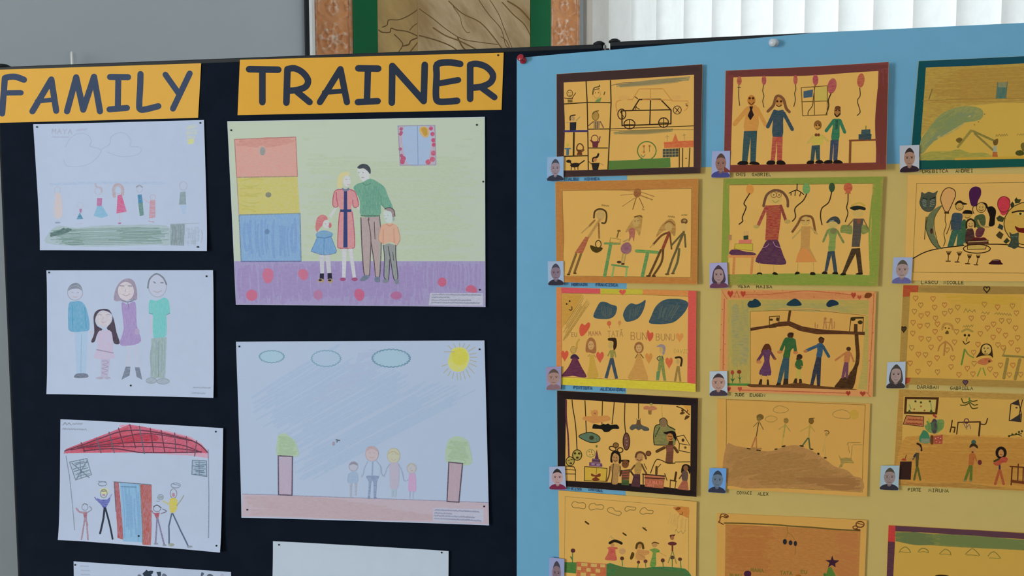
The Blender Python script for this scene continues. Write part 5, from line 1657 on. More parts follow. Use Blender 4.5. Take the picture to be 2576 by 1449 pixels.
rsheet(q(RP, 258, 130, 2165, 40, 2130, 1300, 235, 1330), Y1, 'maroon framed drawing of four people with red balloons and a cake', '''@drawn_frame
R 7e3d39 258 130 2165 40 2130 1300 235 1330 350 210 2045 145 2010 1215 316 1242
W 5f2f34:w 26 18 265 145 2150 65 270 200 2140 130
W 6a2c26:w 26 16 2050 120 2020 1290 2150 120 2120 1290
W 7a3418:w 24 18 320 1250 2110 1230 320 1320 2110 1290
@drawn_balloon
E a8453c:c 420 248 28 52;S 5a3c1c 9 402 328 435 328;s 3c2f18 9 415 300 412 430 425 540
@drawn_balloon
E a8384c:c 710 242 28 56;s 3c2f18 9 705 300 695 370 710 430 695 490 710 560
@drawn_balloon
E b0404a:c 1080 238 25 56;s 3c2f18 9 1080 295 1085 350 1070 400 1080 470 1060 552
@drawn_balloon
E a83850:c 1315 240 33 66;s 3c2f18 9 1310 305 1290 450 1280 540 1232 610 1228 658
@drawn_balloon
E a83c50:c 1508 312 52 92 12;s 3c2f18 14 1495 405 1465 480 1470 550 1438 652
@drawn_balloon
E b04a3c:c 1843 252 43 84 6;s 3c2f18 10 1830 340 1835 430 1803 490 1830 590 1832 630 1800 662
@drawn_window
L 7a5a28 10 1148 330 1455 310 1450 650 1165 660;S 7a5a28 10 1155 496 1450 488;S 7a5a28 10 1300 320 1303 656
F 2f5468:c 1175 372 1285 352 1280 440 1175 452;F c8ae50:c 1312 330 1446 322 1446 484 1312 486
@drawn_man
E c07a34 562 480 48 64;D 4a2410 15 542 455 582 455;s 4a2410 9 530 502 562 528 595 500
f d08a3f:c 505 560 560 545 635 560 636 830 480 838 492 660
S d08a3f:c 52 515 580 365 758;S d08a3f:c 44 632 580 728 768
F 2a1a18 538 550 582 550 570 592 592 652 550 716 518 660 546 592
F 1f4a52:c 474 842 630 836 612 1202 548 1212 552 918 515 1202 450 1206
f 1c1410 398 1236 430 1196 512 1200 516 1236;f 1c1410 540 1232 560 1202 630 1206 656 1236
@drawn_woman
s 7a4a2c:c 34 756 608 820 540 850 445 890 428 940 470 970 570 1008 614
E c0803f 888 505 42 56;D 4a2410 14 866 490 910 490;s 4a2410 9 855 535 885 552 915 535;F d8b060 862 560 920 560 915 590 865 590
f 1f4454:c 820 592 880 600 942 595 935 720 926 908 812 902 815 720
S 1f4454:c 44 832 620 755 788;S 1f4454:c 42 942 630 1042 820
F b03c3c:c 810 908 930 908 920 1192 864 1192 862 960 836 1192 788 1192
f 1c1410 738 1232 762 1190 830 1192 834 1232;f 1c1410 860 1232 870 1190 932 1190 962 1232
@drawn_boy
E 8a5a28 1342 770 46 56;E c08a3c 1335 795 30 36;D 4a2410 10 1325 772 1358 772;s 4a2410 7 1320 810 1340 820 1358 808
f c8b04c:c 1280 892 1340 880 1402 892 1392 1002 1275 1002;S c0a84c:w 30 1290 900 1225 980;S c0a84c:w 30 1395 900 1460 960;E 7a4424 1322 886 18 18;E 7a4424 1352 886 16 18
F 1f464c:c 1270 1012 1366 1006 1366 1182 1322 1182 1312 1060 1296 1192 1254 1186
f 1c1410 1208 1226 1232 1190 1290 1192 1292 1226;f 1c1410 1310 1222 1332 1186 1385 1186 1402 1222
@drawn_boy
E a8703a 1572 612 42 64;E 6a4020 1575 570 34 24;D 3a2010 10 1555 600 1592 600;s 3a2010 16 1540 640 1565 672 1600 640
f 1f7050:c 1520 706 1565 698 1602 706 1596 800 1586 948 1500 942 1515 800;F 1a4a3c:w 1548 715 1580 715 1575 820 1545 820
S 1f7050:c 38 1528 718 1440 838;S 1f7050:c 38 1600 718 1655 856
F 2a3f58:c 1490 948 1586 948 1566 1192 1520 1192 1526 982 1506 1192 1474 1192
f 1c1410 1404 1222 1440 1186 1502 1190 1506 1222;f 1c1410 1520 1222 1540 1186 1600 1188 1628 1222
@drawn_table
S 7a3c24:c 22 1712 956 2020 950;S 7a4424:c 28 1720 965 1712 1212
@drawn_cake
F 1f3f48:c 1815 882 1966 880 1960 946 1815 948;F 1f4a50:c 1850 830 1952 825 1952 882 1845 884;S 5a6a2c 9 1900 826 1902 785''', RP, 9, 4)

rsheet(q(RQ, 230, 90, 2115, 65, 2045, 1355, 200, 1340), Y1, 'green framed drawing of a tall girl in red with three children', '''@drawn_frame
R 8a8f3c:c 230 90 2115 65 2045 1355 200 1340 305 165 1985 150 1945 1225 283 1215
W 5a8a38:w 26 14 240 100 2100 80 240 150 2080 140
W 6a9038:w 26 10 220 120 210 1300 295 160 280 1200
W 5a8a38:w 26 12 1990 100 1950 1300 2090 90 2030 1330
W 4f8a30:w 26 14 300 1230 2030 1240 300 1320 2030 1340
S 5a4418:p 8 2114 66 2046 1355;S 6a5a24:p 6 305 165 1985 150
@drawn_balloon
E d88a3c:c 545 218 46 60;s 35260f 13 540 268 475 380 500 430 455 545 460 590 418 626
@drawn_balloon
E 4f9a58:c 1208 208 45 66;s 35260f 13 1212 272 1170 350 1075 440 1082 540 1044 592
@drawn_balloon
E 234a30:c 1508 192 36 54;F 234a30 1480 235 1535 235 1515 248 1495 248;s 35260f 13 1505 250 1470 370 1390 440 1375 540 1392 632
@drawn_balloon
E bd4c38:c 1697 196 52 58;f bd4c38:c 1660 275 1680 240 1715 240 1728 272 1695 262;s 35260f 12 1697 268 1695 360 1680 430 1695 500 1664 597
@drawn_lamp
S 2f2412 12 1100 155 1098 222;s 2f2412 11 1005 262 1060 235 1098 226 1140 248 1178 278;S 2f2412 10 1080 232 1074 290;S 2f2412 10 1028 262 1028 286;S 2f2412 10 1140 262 1130 296
@drawn_girl
s 6a4434:c 30 704 412 738 292 800 240 860 228 930 252 985 330 990 416
E d0a85c:c 840 318 86 74;O 9a6030 8 825 280 34 34;O 9a6030 8 886 280 28 32;D 3a2a14 8 825 282 888 282;s 8a8a30 7 810 345 845 372 885 345
F a02c30:c 735 406 916 400 908 560 876 818 724 818 738 560
S 9a3038:c 38 738 422 645 632;S 8a3a34:c 34 908 412 968 588;E a8904c:w 620 655 36 22;E a8904c:w 985 595 36 26
f 4f2648:c 738 822 800 812 872 816 905 900 940 1000 966 1096 780 1098 608 1064 690 910;s b07a90 8 818 832 845 882 905 902;s b07a90 7 690 905 740 890 765 860
S b0a050:p 6 660 1080 665 1195;S b0a050:p 6 820 1100 825 1190;f 1f1a10 622 1220 640 1195 680 1198 690 1220 655 1212;f 1f1a10 808 1215 830 1188 868 1205 868 1222
@drawn_girl
s 7a4c28:c 28 1045 715 1110 620 1150 548 1222 530 1282 562 1312 722
E c9a058:c 1200 590 55 54;S 8a5030 12 1150 580 1185 585;S 8a5030 12 1215 585 1240 580
F c08a48:c 1148 652 1256 650 1246 900 1332 1070 1080 1076 1140 900;F dd8a48:c 1178 900 1236 945 1326 1068 1082 1074 1108 968
S b09050:p 18 1150 682 1045 792;S b09050:p 18 1258 662 1335 742;S a89848:p 8 1110 1080 1100 1190;S a89848:p 8 1290 1080 1295 1190
f 1f1a10 1070 1218 1090 1185 1125 1190 1125 1210;f 1f1a10 1252 1220 1262 1190 1305 1195 1312 1222
@drawn_boy
f 2f3a3c:c 1442 602 1500 545 1570 538 1606 590 1590 628 1520 602 1462 612;E c0a85c:w 1515 632 62 40;S 8f9a90 8 1480 590 1530 580
f 6f9048:c 1458 692 1520 670 1572 692 1552 800 1542 935 1464 932 1480 800;E 7a6048:w 1525 705 40 36
S 5f7c44:c 26 1460 702 1406 830;S 6a7c44:c 26 1568 702 1642 838
F 26404c:c 1460 946 1540 940 1572 1192 1530 1196 1500 990 1452 1182 1418 1186;f 1f1a10 1388 1210 1410 1180 1450 1190 1448 1212;f 1f1a10 1510 1210 1530 1188 1572 1190 1576 1216
@drawn_boy
s c8a03c:c 22 1740 412 1790 384 1840 378 1890 408;f 23261e 1718 432 1800 408 1896 430 1892 464 1830 452 1780 468 1735 450;E c8a85a:w 1815 502 66 44
F 4a4440:c 1758 560 1880 560 1852 720 1832 892 1738 892 1752 720;F 8a4a30:w 1800 565 1850 560 1840 620 1800 620
f 6a8040:c 1608 722 1622 642 1700 636 1742 650 1740 742 1660 730;f 6a8040:c 1858 640 1902 640 1946 690 1930 722 1858 742
S 7a6038:c 14 1762 570 1690 650;S 7a6038:c 14 1878 570 1932 680
F 38281c:c 1738 912 1836 906 1866 1202 1816 1202 1786 970 1660 1216 1622 1210;f 1f1a10 1606 1225 1625 1198 1670 1205 1665 1224;f 1f1a10 1780 1216 1815 1195 1862 1200 1860 1218
@drawn_cake
f 54284a:c 322 930 400 925 500 950 592 960 596 992 320 988;F c8b03c:c 376 856 576 856 578 938 360 914;L 8a7028 5 370 856 578 856 578 938 360 914
F d86a60:c 415 812 566 806 562 852 412 852;F 33402c 468 762 526 756 526 806 470 808;S c08a6a:p 8 478 712 478 760;S c08a6a:p 8 498 708 500 758;S c08a6a:p 8 520 708 522 756
@drawn_table
S d8884a:c 30 292 1005 615 1006;S cc7c44:c 30 360 1022 350 1208;S cc7c44:c 30 576 1022 560 1210
@wall_switch
F a87850:c 285 752 332 752 330 815 282 818''', RQ, 4, 1)

rsheet(q(RR, 215, 85, 2095, 110, 2050, 1390, 188, 1325), Y2, 'coral bordered drawing of five people under a brown branch shelf', '''@drawn_frame
R d88f58:c 215 85 2095 110 2050 1390 188 1325 290 205 2010 215 1985 1310 290 1258
W c86a40:w 20 12 300 110 2080 130 300 190 2010 200
s b84430:p 10 500 152 800 146 1200 106 1500 122 1800 152;S b84430:p 12 252 205 236 1060;S b84430:p 10 2066 150 2040 700 1998 1340;S b84430:p 12 460 1308 1780 1346;S a84430:p 8 215 90 260 170 290 205;S b86a30:p 8 1990 205 2090 115;S a84430:p 8 370 182 402 108 432 182;S b84430:p 10 1975 1330 2020 1385
D a05030:p 7 230 330 215 515 235 640 205 820 260 750 250 1000 2090 380 2080 470 2055 610 2030 830 2010 950 620 110 960 100 1340 180 1520 102 1600 150
@drawn_heart
H b8402c 325 140 36 46
@drawn_heart
H b8442c 480 140 32 42
@drawn_heart
H b0442c 1820 156 30 42
@drawn_heart
H b0442c:c 1890 182 26 30
@drawn_heart
f 7a4018 1950 180 1975 128 2040 135 2030 175 1990 190
@drawn_heart
H a83a28 306 1295 26 32
@drawn_heart
H b84c38 440 1295 26 34
@drawn_heart
H a83a28 1755 1345 28 34
@drawn_heart
H a8402c 1930 1348 36 34
@drawn_curtain
F a89c50:u 293 212 566 208 570 1242 293 1238
W 5f8068:u 24 22 350 250 350 1040 540 230 520 1040
W 507c78:u 26 10 350 270 370 640 420 270 400 700;W 507c78:u 26 8 460 680 480 980 540 660 510 1020
F a89c50:w 566 208 2006 216 2000 392 1700 368 1300 334 570 350
F a89c50:w 1965 402 2004 402 1985 1305 1870 1292 1920 1040
W 7a8a60:q 24 8 620 240 1900 270 620 330 1950 370
S 6a6230:p 6 570 352 1300 336 1965 402;S 6a6230:p 6 568 352 570 1240
@drawn_cloud
f 1f3844 532 268 560 226 590 225 622 200 670 224 697 270 662 300 560 308
@drawn_cloud
f 1f3844 1008 266 1050 226 1108 198 1160 224 1192 276 1120 290 1030 286
@drawn_cloud
f 1f3344 1488 272 1518 226 1565 210 1626 236 1638 270 1582 286 1520 302
@drawn_branch
F 4f2818:c 565 555 790 520 930 480 1050 474 1200 536 1400 570 1760 595 1956 600 1956 640 1700 630 1380 632 1170 592 1030 528 900 540 790 552 570 592
F 46260f:c 1035 344 1066 344 1045 480 1014 480
s 46280f:c 46 1855 625 1860 720 1872 870 1862 980 1830 1060 1790 1110
f 3a2010:c 1868 960 1860 1080 1812 1284 1700 1286 1588 1276 1640 1200 1670 1160 1740 1140 1790 1090
F 3f2814:c 1826 505 1868 505 1868 605 1822 605
@small_picture
L 4a3418 9 800 418 920 410 914 500 880 545 798 552;E 4a3418 822 455 22 14;E 4a3418 898 450 18 24;F 4a3018 838 502 872 500 868 548 836 552
@small_picture
S 4a3418 9 1790 432 1770 592;S 4a3418 9 1940 424 1930 595;E 3f3010 1812 445 32 24;E 3f3010 1900 485 30 24;S 3f3010 22 1800 432 1935 428
@small_figures
S a86a3c:p 12 1355 492 1355 552;S a86a3c:p 12 1385 515 1382 550;S a86a3c:p 14 1470 440 1455 560;S a86a3c:p 14 1480 440 1490 560;S a86a3c:p 14 1545 445 1520 570;S a86a3c:p 14 1555 450 1560 565;S a86a3c:p 12 1590 480 1585 560;S a86a3c:p 12 1462 490 1560 485;E b07a40 1478 440 18 16;E b07a40 1548 450 16 14
@drawn_girl
f 5a2f1c 698 845 735 765 765 748 800 756 826 820 812 852 770 800 722 852;E 5f3018 765 795 26 30
f 5a3058:c 715 838 765 822 812 832 800 960 818 1128 672 1114 738 960
S 5a2c48:c 34 718 862 660 950;S 5a3040:c 32 818 855 860 925;E c0744a:c 672 968 34 20;E 8a5030 868 930 18 14
S b09048:p 12 705 1125 700 1180;S b09048:p 12 780 1130 780 1180;F 3a2818 688 1175 712 1178 706 1256 660 1252;F 3a2818 770 1180 790 1182 800 1262 765 1262
@drawn_man
E 4a2c1a 1055 645 38 36;E 3a2412 1070 628 26 18
f 1f5c30:c 985 682 1050 672 1102 688 1106 780 1060 830 1042 922 965 912 990 800
S 1f5c34:c 40 992 705 940 828;S 1f5c34:c 38 1100 705 1116 838;E c06a3c:c 925 848 32 20;E c06a3c:c 1118 855 30 18
F 204c58:c 968 912 1042 922 1026 1242 974 1242 982 1062 932 1246 888 1242 930 1042;F 38281a 974 1170 1026 1170 1030 1272 960 1272;F 2f281c 895 1220 940 1220 935 1278 860 1272
@drawn_boy
E 3a2418 1165 905 36 34;E 4a3018 1150 930 26 20
f 1f5a2c:c 1128 950 1165 938 1196 950 1206 1012 1172 1062 1140 1050 1108 1012;D c06a3c 10 1112 1018 1192 1022
F c0a84a:c 1135 1055 1175 1060 1192 1172 1166 1172 1150 1090 1136 1170 1112 1170;F 3f2a18 1108 1168 1136 1168 1136 1228 1086 1222;F 3f2a18 1160 1172 1188 1172 1198 1222 1158 1225
@drawn_man
E 5a3418 1430 705 35 40;s 2f2010 14 1400 690 1425 668 1462 690
f 20506a:c 1380 748 1435 738 1448 760 1446 850 1430 912 1370 906 1380 830
S 20506a:c 38 1392 768 1252 830;S 1f4c60:c 36 1446 772 1520 900;E b06a3c:c 1238 838 26 18
F 1c2c40:c 1370 908 1430 912 1416 1252 1376 1252 1370 1110 1332 1252 1294 1246 1326 1080;F 2a2418 1294 1235 1332 1240 1330 1285 1255 1278;F 2a2418 1380 1245 1415 1245 1422 1288 1370 1285
@drawn_boy
E 4a2c18 1760 808 28 26;f b86a40:c 1718 852 1755 838 1784 852 1762 982 1704 982
S b86a40:c 24 1716 862 1602 945;S b86a40:c 22 1784 862 1822 960;S 6a3a54:c 36 1722 985 1690 1150;S 6a3a54:c 34 1742 985 1738 1150
@drawn_ground
S 3f8038:c 28 300 1240 560 1244;f 5a3418:c 560 1236 900 1250 1150 1222 1400 1256 1870 1298 1600 1300 1300 1288 800 1276 570 1272
@drawn_flower
E a8442c 350 1095 22 28;S 3f6a38 9 352 1122 350 1220;f 2f6034 325 1160 352 1180 382 1160 352 1205
@drawn_flower
E 8a3420 432 1088 26 24;S 3f6a38 9 434 1112 442 1222;f 2f6034 405 1140 438 1165 462 1138 440 1180''', RR, 2.5)

rsheet(q(RS, 170, 115, 2090, 175, 2050, 1340, 165, 1240), Y2, 'pale drawing of stick figures walking over a brown crayon hill', '''@pencil_border
S 6a5424:p 7 285 125 1000 152 2030 190 2000 800 1990 1280;S 6a5424:p 7 285 125 288 500 280 1000;S 6a5424:p 6 300 1200 1050 1238 1980 1280
@drawn_hill
f ae7a48:d 285 705 400 708 560 735 700 765 850 772 1000 722 1150 696 1280 736 1400 790 1560 900 1650 965 1800 1010 1890 1085 1990 1118 1986 1270 1650 1268 1100 1232 300 1195
W 8f5230:x 26 34 320 960 1200 740 700 1200 1970 1140
W 965c38:x 28 18 300 800 700 700 300 1150 900 900
W 8a4c2c:w 22 12 1100 1100 1950 1100 1500 1230 1970 1250
@drawn_person
E 6f5524:c 710 345 46 38;E 8a6a34:c 695 370 28 24;S 5a4a24:p 9 690 402 625 466;S 5a4a24:p 11 700 402 750 500;S 4f4420 12 690 420 662 592
S b0683c:c 18 655 592 602 735;S b0683c:c 16 662 592 665 748;S 3a2a12 14 548 738 584 746;S 3a2a12 14 668 760 714 766
@drawn_person
E 8a682c:c 1036 390 32 36;S 8a8a40:w 16 1026 432 1002 600;S 8a8a40:w 12 1020 450 945 500;S 8a8a40:w 12 1035 450 1090 525;S c0a040:w 16 1000 605 985 690
E 3a2a12 910 748 22 9 -8;E 3a2a12 1005 712 28 10 -12
@drawn_person
E 7a5420:c 1352 395 34 40;S 4a3814 9 1325 365 1390 358;S b09038:w 22 1335 445 1320 595;S b09038:w 14 1330 460 1215 525;S b09038:w 14 1345 460 1395 525
S 4a6034:c 18 1308 612 1245 700;S 3f5a34:c 18 1322 612 1335 735;E 3a2a12 1232 708 28 10 8;E 3a2a12 1356 748 24 9 8
@drawn_person
s 4f4018 10 1520 518 1560 518 1575 542 1560 560;E a88440:c 1545 560 20 24;S a88c4c:q 12 1535 592 1512 700;S 7a8a40:q 12 1512 705 1500 780;S 7a8a40:q 12 1525 705 1530 840
E 3a2a12 1442 806 17 14 40;E 3a2a12 1528 856 20 10
@drawn_cloud
l 7a6a34:p 7 878 245 920 212 970 205 1050 235 1065 260 1020 285 940 292 885 275
@drawn_cloud
l 7a6a34:p 7 775 365 830 332 905 345 920 375 870 405 800 400
@drawn_cloud
l 7a6a34:p 7 1622 300 1680 262 1760 255 1830 290 1832 358 1740 358 1650 345
@drawn_sun
E c69a34:w 1890 312 58 60
@drawn_bench
S 7a6a34:p 8 1802 690 1815 665 1962 662;S 7a6a34:p 7 1812 672 1832 795;S 7a6a34:p 7 1868 695 1852 855;S 7a6a34:p 6 1880 690 1990 690
@drawn_dog
f 8a7a3c:w 1690 805 1725 858 1780 850 1830 858 1850 848 1862 880 1886 922 1770 922 1735 975 1695 975 1722 915''', RS, 2)

rsheet([(1804, 1291), (2180.5, 1307.7), (2170, 1566), (1802, 1544)], Y2, 'orange washed drawing hung like a banner with three dark lamps and a star', '''@drawn_wall
F b9743a:c 315 392 2258 482 2210 1700 300 1600
W b0602c:w 40 26 330 440 1000 440 330 1060 1000 1100
W c0663c:w 40 16 1900 520 2230 520 1900 1100 2200 1300
@banner_rod
s 5f5020:c 20 300 375 600 382 1050 402 1250 420 1600 440 1900 465 2245 478
@banner_bow
l 6a3c1c 14 235 300 255 250 300 245 345 265 355 285 320 300 270 280;s 6a3c1c 14 240 300 232 345 215 360 245 375 285 395;S 6a3c1c 18 300 270 345 285
@banner_bow
O 6a3c1c 16 2250 390 58 42;S 6a3c1c 12 2215 375 2290 395;O 6a3c1c 14 2180 435 32 22;S 6a3c1c 22 2180 460 2245 470
@drawn_lamp
s 8a6a28:p 10 1205 430 1215 510 1260 540 1310 612;S 8a6a28:p 8 1215 510 1180 600;S 8a5a28:p 9 1322 710 1318 830;E 28282c 1170 645 30 40;E 2f2c2c 1252 660 28 36;E 30282c 1322 670 24 38
@drawn_star
F 3f2030 1852 838 1872 905 1955 912 1895 955 1900 1010 1845 975 1790 1015 1812 945 1752 908 1830 905
@drawn_tree
f 4f7a30:c 1795 1020 1835 1010 1860 1050 1900 1130 1960 1260 1720 1260 1760 1130;E 3f7030:c 1745 1118 22 24
@handwriting
T 7a6a28:p 14 46 680 1070 860 1085 MAMA;T 7a6a28:p 14 46 380 1155 540 1160 BUNU;T 7a6a28:p 14 46 1105 1112 1270 1122 TATA;T 7a6a28:p 14 42 1400 1096 1485 1102 EU
@drawn_person
f 4a2038 580 1110 600 1070 650 1062 685 1095 670 1150 610 1160;F 5a3048:c 590 1165 680 1165 720 1330 560 1330
@drawn_person
E a8601c 1365 1140 42 28;F 7a4020:c 1330 1170 1400 1170 1430 1330 1310 1330''', RU, 2)

rsheet(q(RV, 425, 110, 2340, 22, 2240, 1340, 315, 1392), 'd0a648', 'dark teal framed drawing of a green pond and faint bridge', '''@drawn_frame
R 0f4c4e 425 110 2340 22 2240 1340 315 1392 510 188 2250 108 2155 1258 436 1278
W 1c4a66:w 26 12 440 125 2320 40 440 180 2300 110
W 1c5a40:w 24 12 440 1290 2230 1270 400 1370 2230 1330
@drawn_sky
F ab8640:w 512 192 2248 112 2205 620 1400 600 1000 640 700 740 450 1000
W 8f7438:q 16 40 530 230 2200 150 560 600 2200 560
S 8a6c34:p 8 475 580 900 560 1400 548 2190 560;s 6a5a3a:p 12 585 440 565 500 545 560
@drawn_pond
f 7f8a58:d 440 1180 450 1040 560 880 680 742 850 660 1050 642 1175 690 1150 800 900 852 700 980 560 1100 475 1195
W 62807a:x 26 12 480 1140 900 700 600 1040 1140 720
W 62845c:x 20 10 520 900 800 690 700 960 1140 780
@drawn_window
F 5f8068:u 1352 362 1468 358 1448 552 1336 552;S 3f5c58:p 9 1352 360 1336 552;S 3f5c58:p 9 1468 358 1448 552;S 3f5c58:p 8 1340 470 1455 470;F 3f6a60:u 1345 420 1455 420 1448 550 1338 552
@drawn_bridge
S 8a7a38:c 30 885 1120 1040 930;S 7a7038:c 26 1065 935 1315 1050;S 7a6c38:c 24 1085 965 1300 1160;f 6a5424:c 860 1040 900 1010 940 1030 900 1075;D a07040 9 1200 735 1128 825 1080 860
@drawn_person
f 6a4a24:c 1300 1050 1355 1025 1350 1090 1310 1100;F 9aa090:c 1300 1110 1340 1110 1340 1180 1298 1180;F b0502c:c 1295 1180 1345 1180 1355 1245 1285 1245;Q 8a6a34:p 7 30 1330 1000 1470 990;Q 8a6a34:p 7 26 1580 985 1660 985
@drawn_ground
f 8a8c44:w 440 1272 500 1192 640 1170 780 1172 900 1150 1030 1192 1200 1190 1262 1245 800 1272
F cc9a34:c 850 1248 1664 1228 2150 1215 2150 1250 850 1276
@drawn_bush
f 4a4a1c 1558 1200 1580 1165 1640 1165 1660 1210 1600 1226
@drawn_bush
f 6a5a24:c 1620 1100 1650 1070 1690 1100 1690 1180 1640 1165''', RV, 4)

rsheet(q(RW, 310, 50, 2260, 30, 2180, 1345, 265, 1330), Y1, 'party drawing of a family behind cake and goblets with a cat balloon', '''@pencil_border
S 6a5a24:p 6 415 150 1000 150 2150 132 2090 1242 1719 1240 368 1230 380 900 415 150
@drawn_table
s 33240f 13 370 1062 520 985 700 940 990 905;s 33240f 13 1280 890 1500 895 1719 935 2060 1010
@cat_balloon
f 3a463c:c 448 390 462 320 475 255 512 276 560 252 620 268 672 240 652 300 648 420 600 486 540 498 480 462
W 7a8a7c:p 7 8 480 340 530 350 490 450 540 430;W 7a8a7c:p 7 8 640 340 580 350 630 430 560 440;S 1c2018 12 490 330 540 345;S 1c2018 12 580 345 640 320
f 626a48:c 530 700 545 560 620 470 722 418 660 500 625 600 625 740 670 870 716 942 660 936 590 860
s 38401f 9 545 560 528 700 590 860 660 936;s 38401f 8 722 418 625 600 670 870 716 942;E 4a2c20 595 730 18 34;S 3a2c14 9 530 560 510 830
@drawn_balloon
f d89c5c:c 706 330 740 240 800 204 870 230 886 300 845 400 800 492 760 492 722 410
l 4a2c14 10 706 330 740 240 800 204 870 230 886 300 845 400 800 492 760 492 722 410;F 4a3014 755 492 805 492 810 520 748 518;s 4a3818 9 765 520 760 600 772 660 745 760 760 850 740 912
@drawn_balloon
f 4a1c44 1050 290 1070 218 1130 188 1190 213 1196 290 1162 360 1142 424 1078 420;s 4a3818 10 1105 425 1095 470 1110 520
@drawn_balloon
f c83a44 1394 392 1420 330 1480 308 1542 340 1546 422 1502 522 1440 528;O 4a1c1c 7 1472 405 76 96
@drawn_man
f 2a1c10 876 418 900 375 945 358 980 382 1034 400 985 412 930 392;E c99a4c 935 432 44 44;O 33240f 7 935 432 46 46;s 6a3018 6 918 450 938 458 955 448
f 1f4050:c 850 522 905 508 972 530 962 620 945 725 840 712 832 620
F 1f5a48:c 842 720 945 715 984 760 984 900 898 908 912 760 862 912 788 922
s 5a4424 11 832 600 812 680 778 765;s 5a4424 9 850 640 830 720
@drawn_boy
f 1c140c 968 520 1000 478 1082 484 1088 530 1030 508;E c99a4c 1030 545 50 40;S 1c140c 16 990 512 1075 515;s 5a2c14 7 1005 560 1030 572 1055 560
f 22583a:c 960 620 1010 595 1020 720 1000 880 955 790
@drawn_woman
s 1f150c 24 1146 425 1190 395 1250 402 1272 450;E cc9f50 1198 446 56 58;O 33240f 7 1198 446 58 60;D 2c1c10 6 1180 440 1218 440;s 6a2c18 8 1172 470 1200 485 1225 470
f 1c120c 1268 455 1330 430 1378 480 1366 580 1356 660 1290 668 1302 560
f 3f5230:c 1118 562 1180 528 1242 540 1248 650 1180 705 1118 650;s b08a48 20 1160 600 1200 670 1290 680;f 5a1f34:c 1148 702 1242 700 1202 802 1130 792
@drawn_girl
s 33240f 22 1020 690 1022 620 1070 585 1118 620 1122 680;E cca058 1070 652 40 46;D 2c1c10 5 1055 640 1088 640;s 6a2c18 7 1050 665 1070 678 1092 665
f 3a1c24:c 1018 722 1060 700 1102 712 1114 850 1008 882
@drawn_cake
F 5a3424 1030 852 1282 840 1292 892 1030 906;f 5a1c1c 1098 822 1130 805 1182 812 1240 808 1262 856 1060 864;S d0b070 8 1040 862 1280 850;F c9a250 1030 905 1255 895 1250 945 1030 950;L 3a2410 8 1028 850 1285 840 1250 948 1030 952;O 3a2410 12 1145 945 164 54
@drawn_goblet
F 4a2c10 770 975 840 972 815 1020 790 1020;S c9a250 8 785 985 825 983;S 4a2c10 10 800 1015 795 1090;S 4a2c10 12 770 1096 822 1096
@drawn_goblet
F 4a2c10 898 984 970 980 945 1028 918 1028;S c9a250 8 912 994 955 992;S 4a2c10 10 930 1025 910 1100;S 4a2c10 12 880 1106 930 1106
@drawn_goblet
F 4a2c10 1026 1014 1086 1014 1070 1058 1040 1058;S c9a250 7 1040 1024 1075 1024;S 4a2c10 10 1055 1055 1035 1120;S 4a2c10 12 1006 1126 1056 1128
@drawn_goblet
F 4a2c10 1134 1018 1190 1016 1175 1058 1145 1058;S c9a250 7 1146 1027 1180 1026;S 4a2c10 10 1160 1055 1142 1132;S 4a2c10 12 1110 1140 1158 1142
@drawn_jelly
f 3a1418 1292 1132 1320 1095 1345 1078 1420 1076 1440 1110 1454 1136;S b08a7a 6 1340 1085 1415 1082
@drawn_moon
E cfa045:c 1775 640 300 262;O 4a3814 11 1775 640 302 264
s 2f200c 18 1575 505 1650 488 1740 492 1800 520;E d8b868 1670 520 40 18;E 2c1c0c 1672 520 16 14;f 6a1a10 1605 668 1660 692 1760 692 1830 720 1750 756 1660 745 1625 720
@drawn_vine
F 3a3c1c 1600 352 1625 320 1640 345 1682 345 1660 390 1610 395;F 33361c 1552 405 1575 372 1600 400 1590 442 1558 445;F 3f401f 1380 570 1420 540 1480 570 1460 622 1400 610;F 333f34 1395 690 1420 640 1468 670 1455 720;F 4a3c1c 1375 780 1420 730 1470 770 1440 830 1400 810;F 33381c 1465 860 1510 810 1545 850 1500 885
@drawn_cat
f 2f3f34:c 1538 742 1570 765 1618 758 1652 750 1648 830 1652 910 1600 946 1560 930 1520 912 1555 840;S 6a8a78 7 1565 800 1590 800;S 6a8a78 7 1610 798 1635 796''', RW, 3)

hearts = [515,250,735,255,580,335,755,365,880,335,1045,365,1380,325,1545,360,1730,345,500,415,585,470,665,445,765,500,880,440,955,410,1045,530,1215,500,1365,495,1780,435,485,555,570,600,665,590,790,575,1595,530,1690,535,1495,575,1420,625,1560,655,1770,625,480,690,760,670,1030,670,1330,695,1490,740,1645,715,1795,745,585,755,680,765,820,755,1005,800,1300,830,1550,835,1715,810,465,870,710,865,910,900,1245,930,1615,870,1795,900,550,955,640,960,785,1000,980,1000,445,1065,690,1070,960,1110,1250,1070,1165,1130,1450,1140,1580,1090,1735,1090,545,1170,790,1175,1060,1210,1235,1200,1520,1210,1690,1210,1830,1205]
hsrc = ''.join('@small_heart\nh %s 10 %d %d %d %d\n' % (random.choice(('b0703a:c', 'a8743c:c', 'b86a38:c')), hearts[i], hearts[i + 1], 29, 34) for i in range(0, len(hearts), 2))
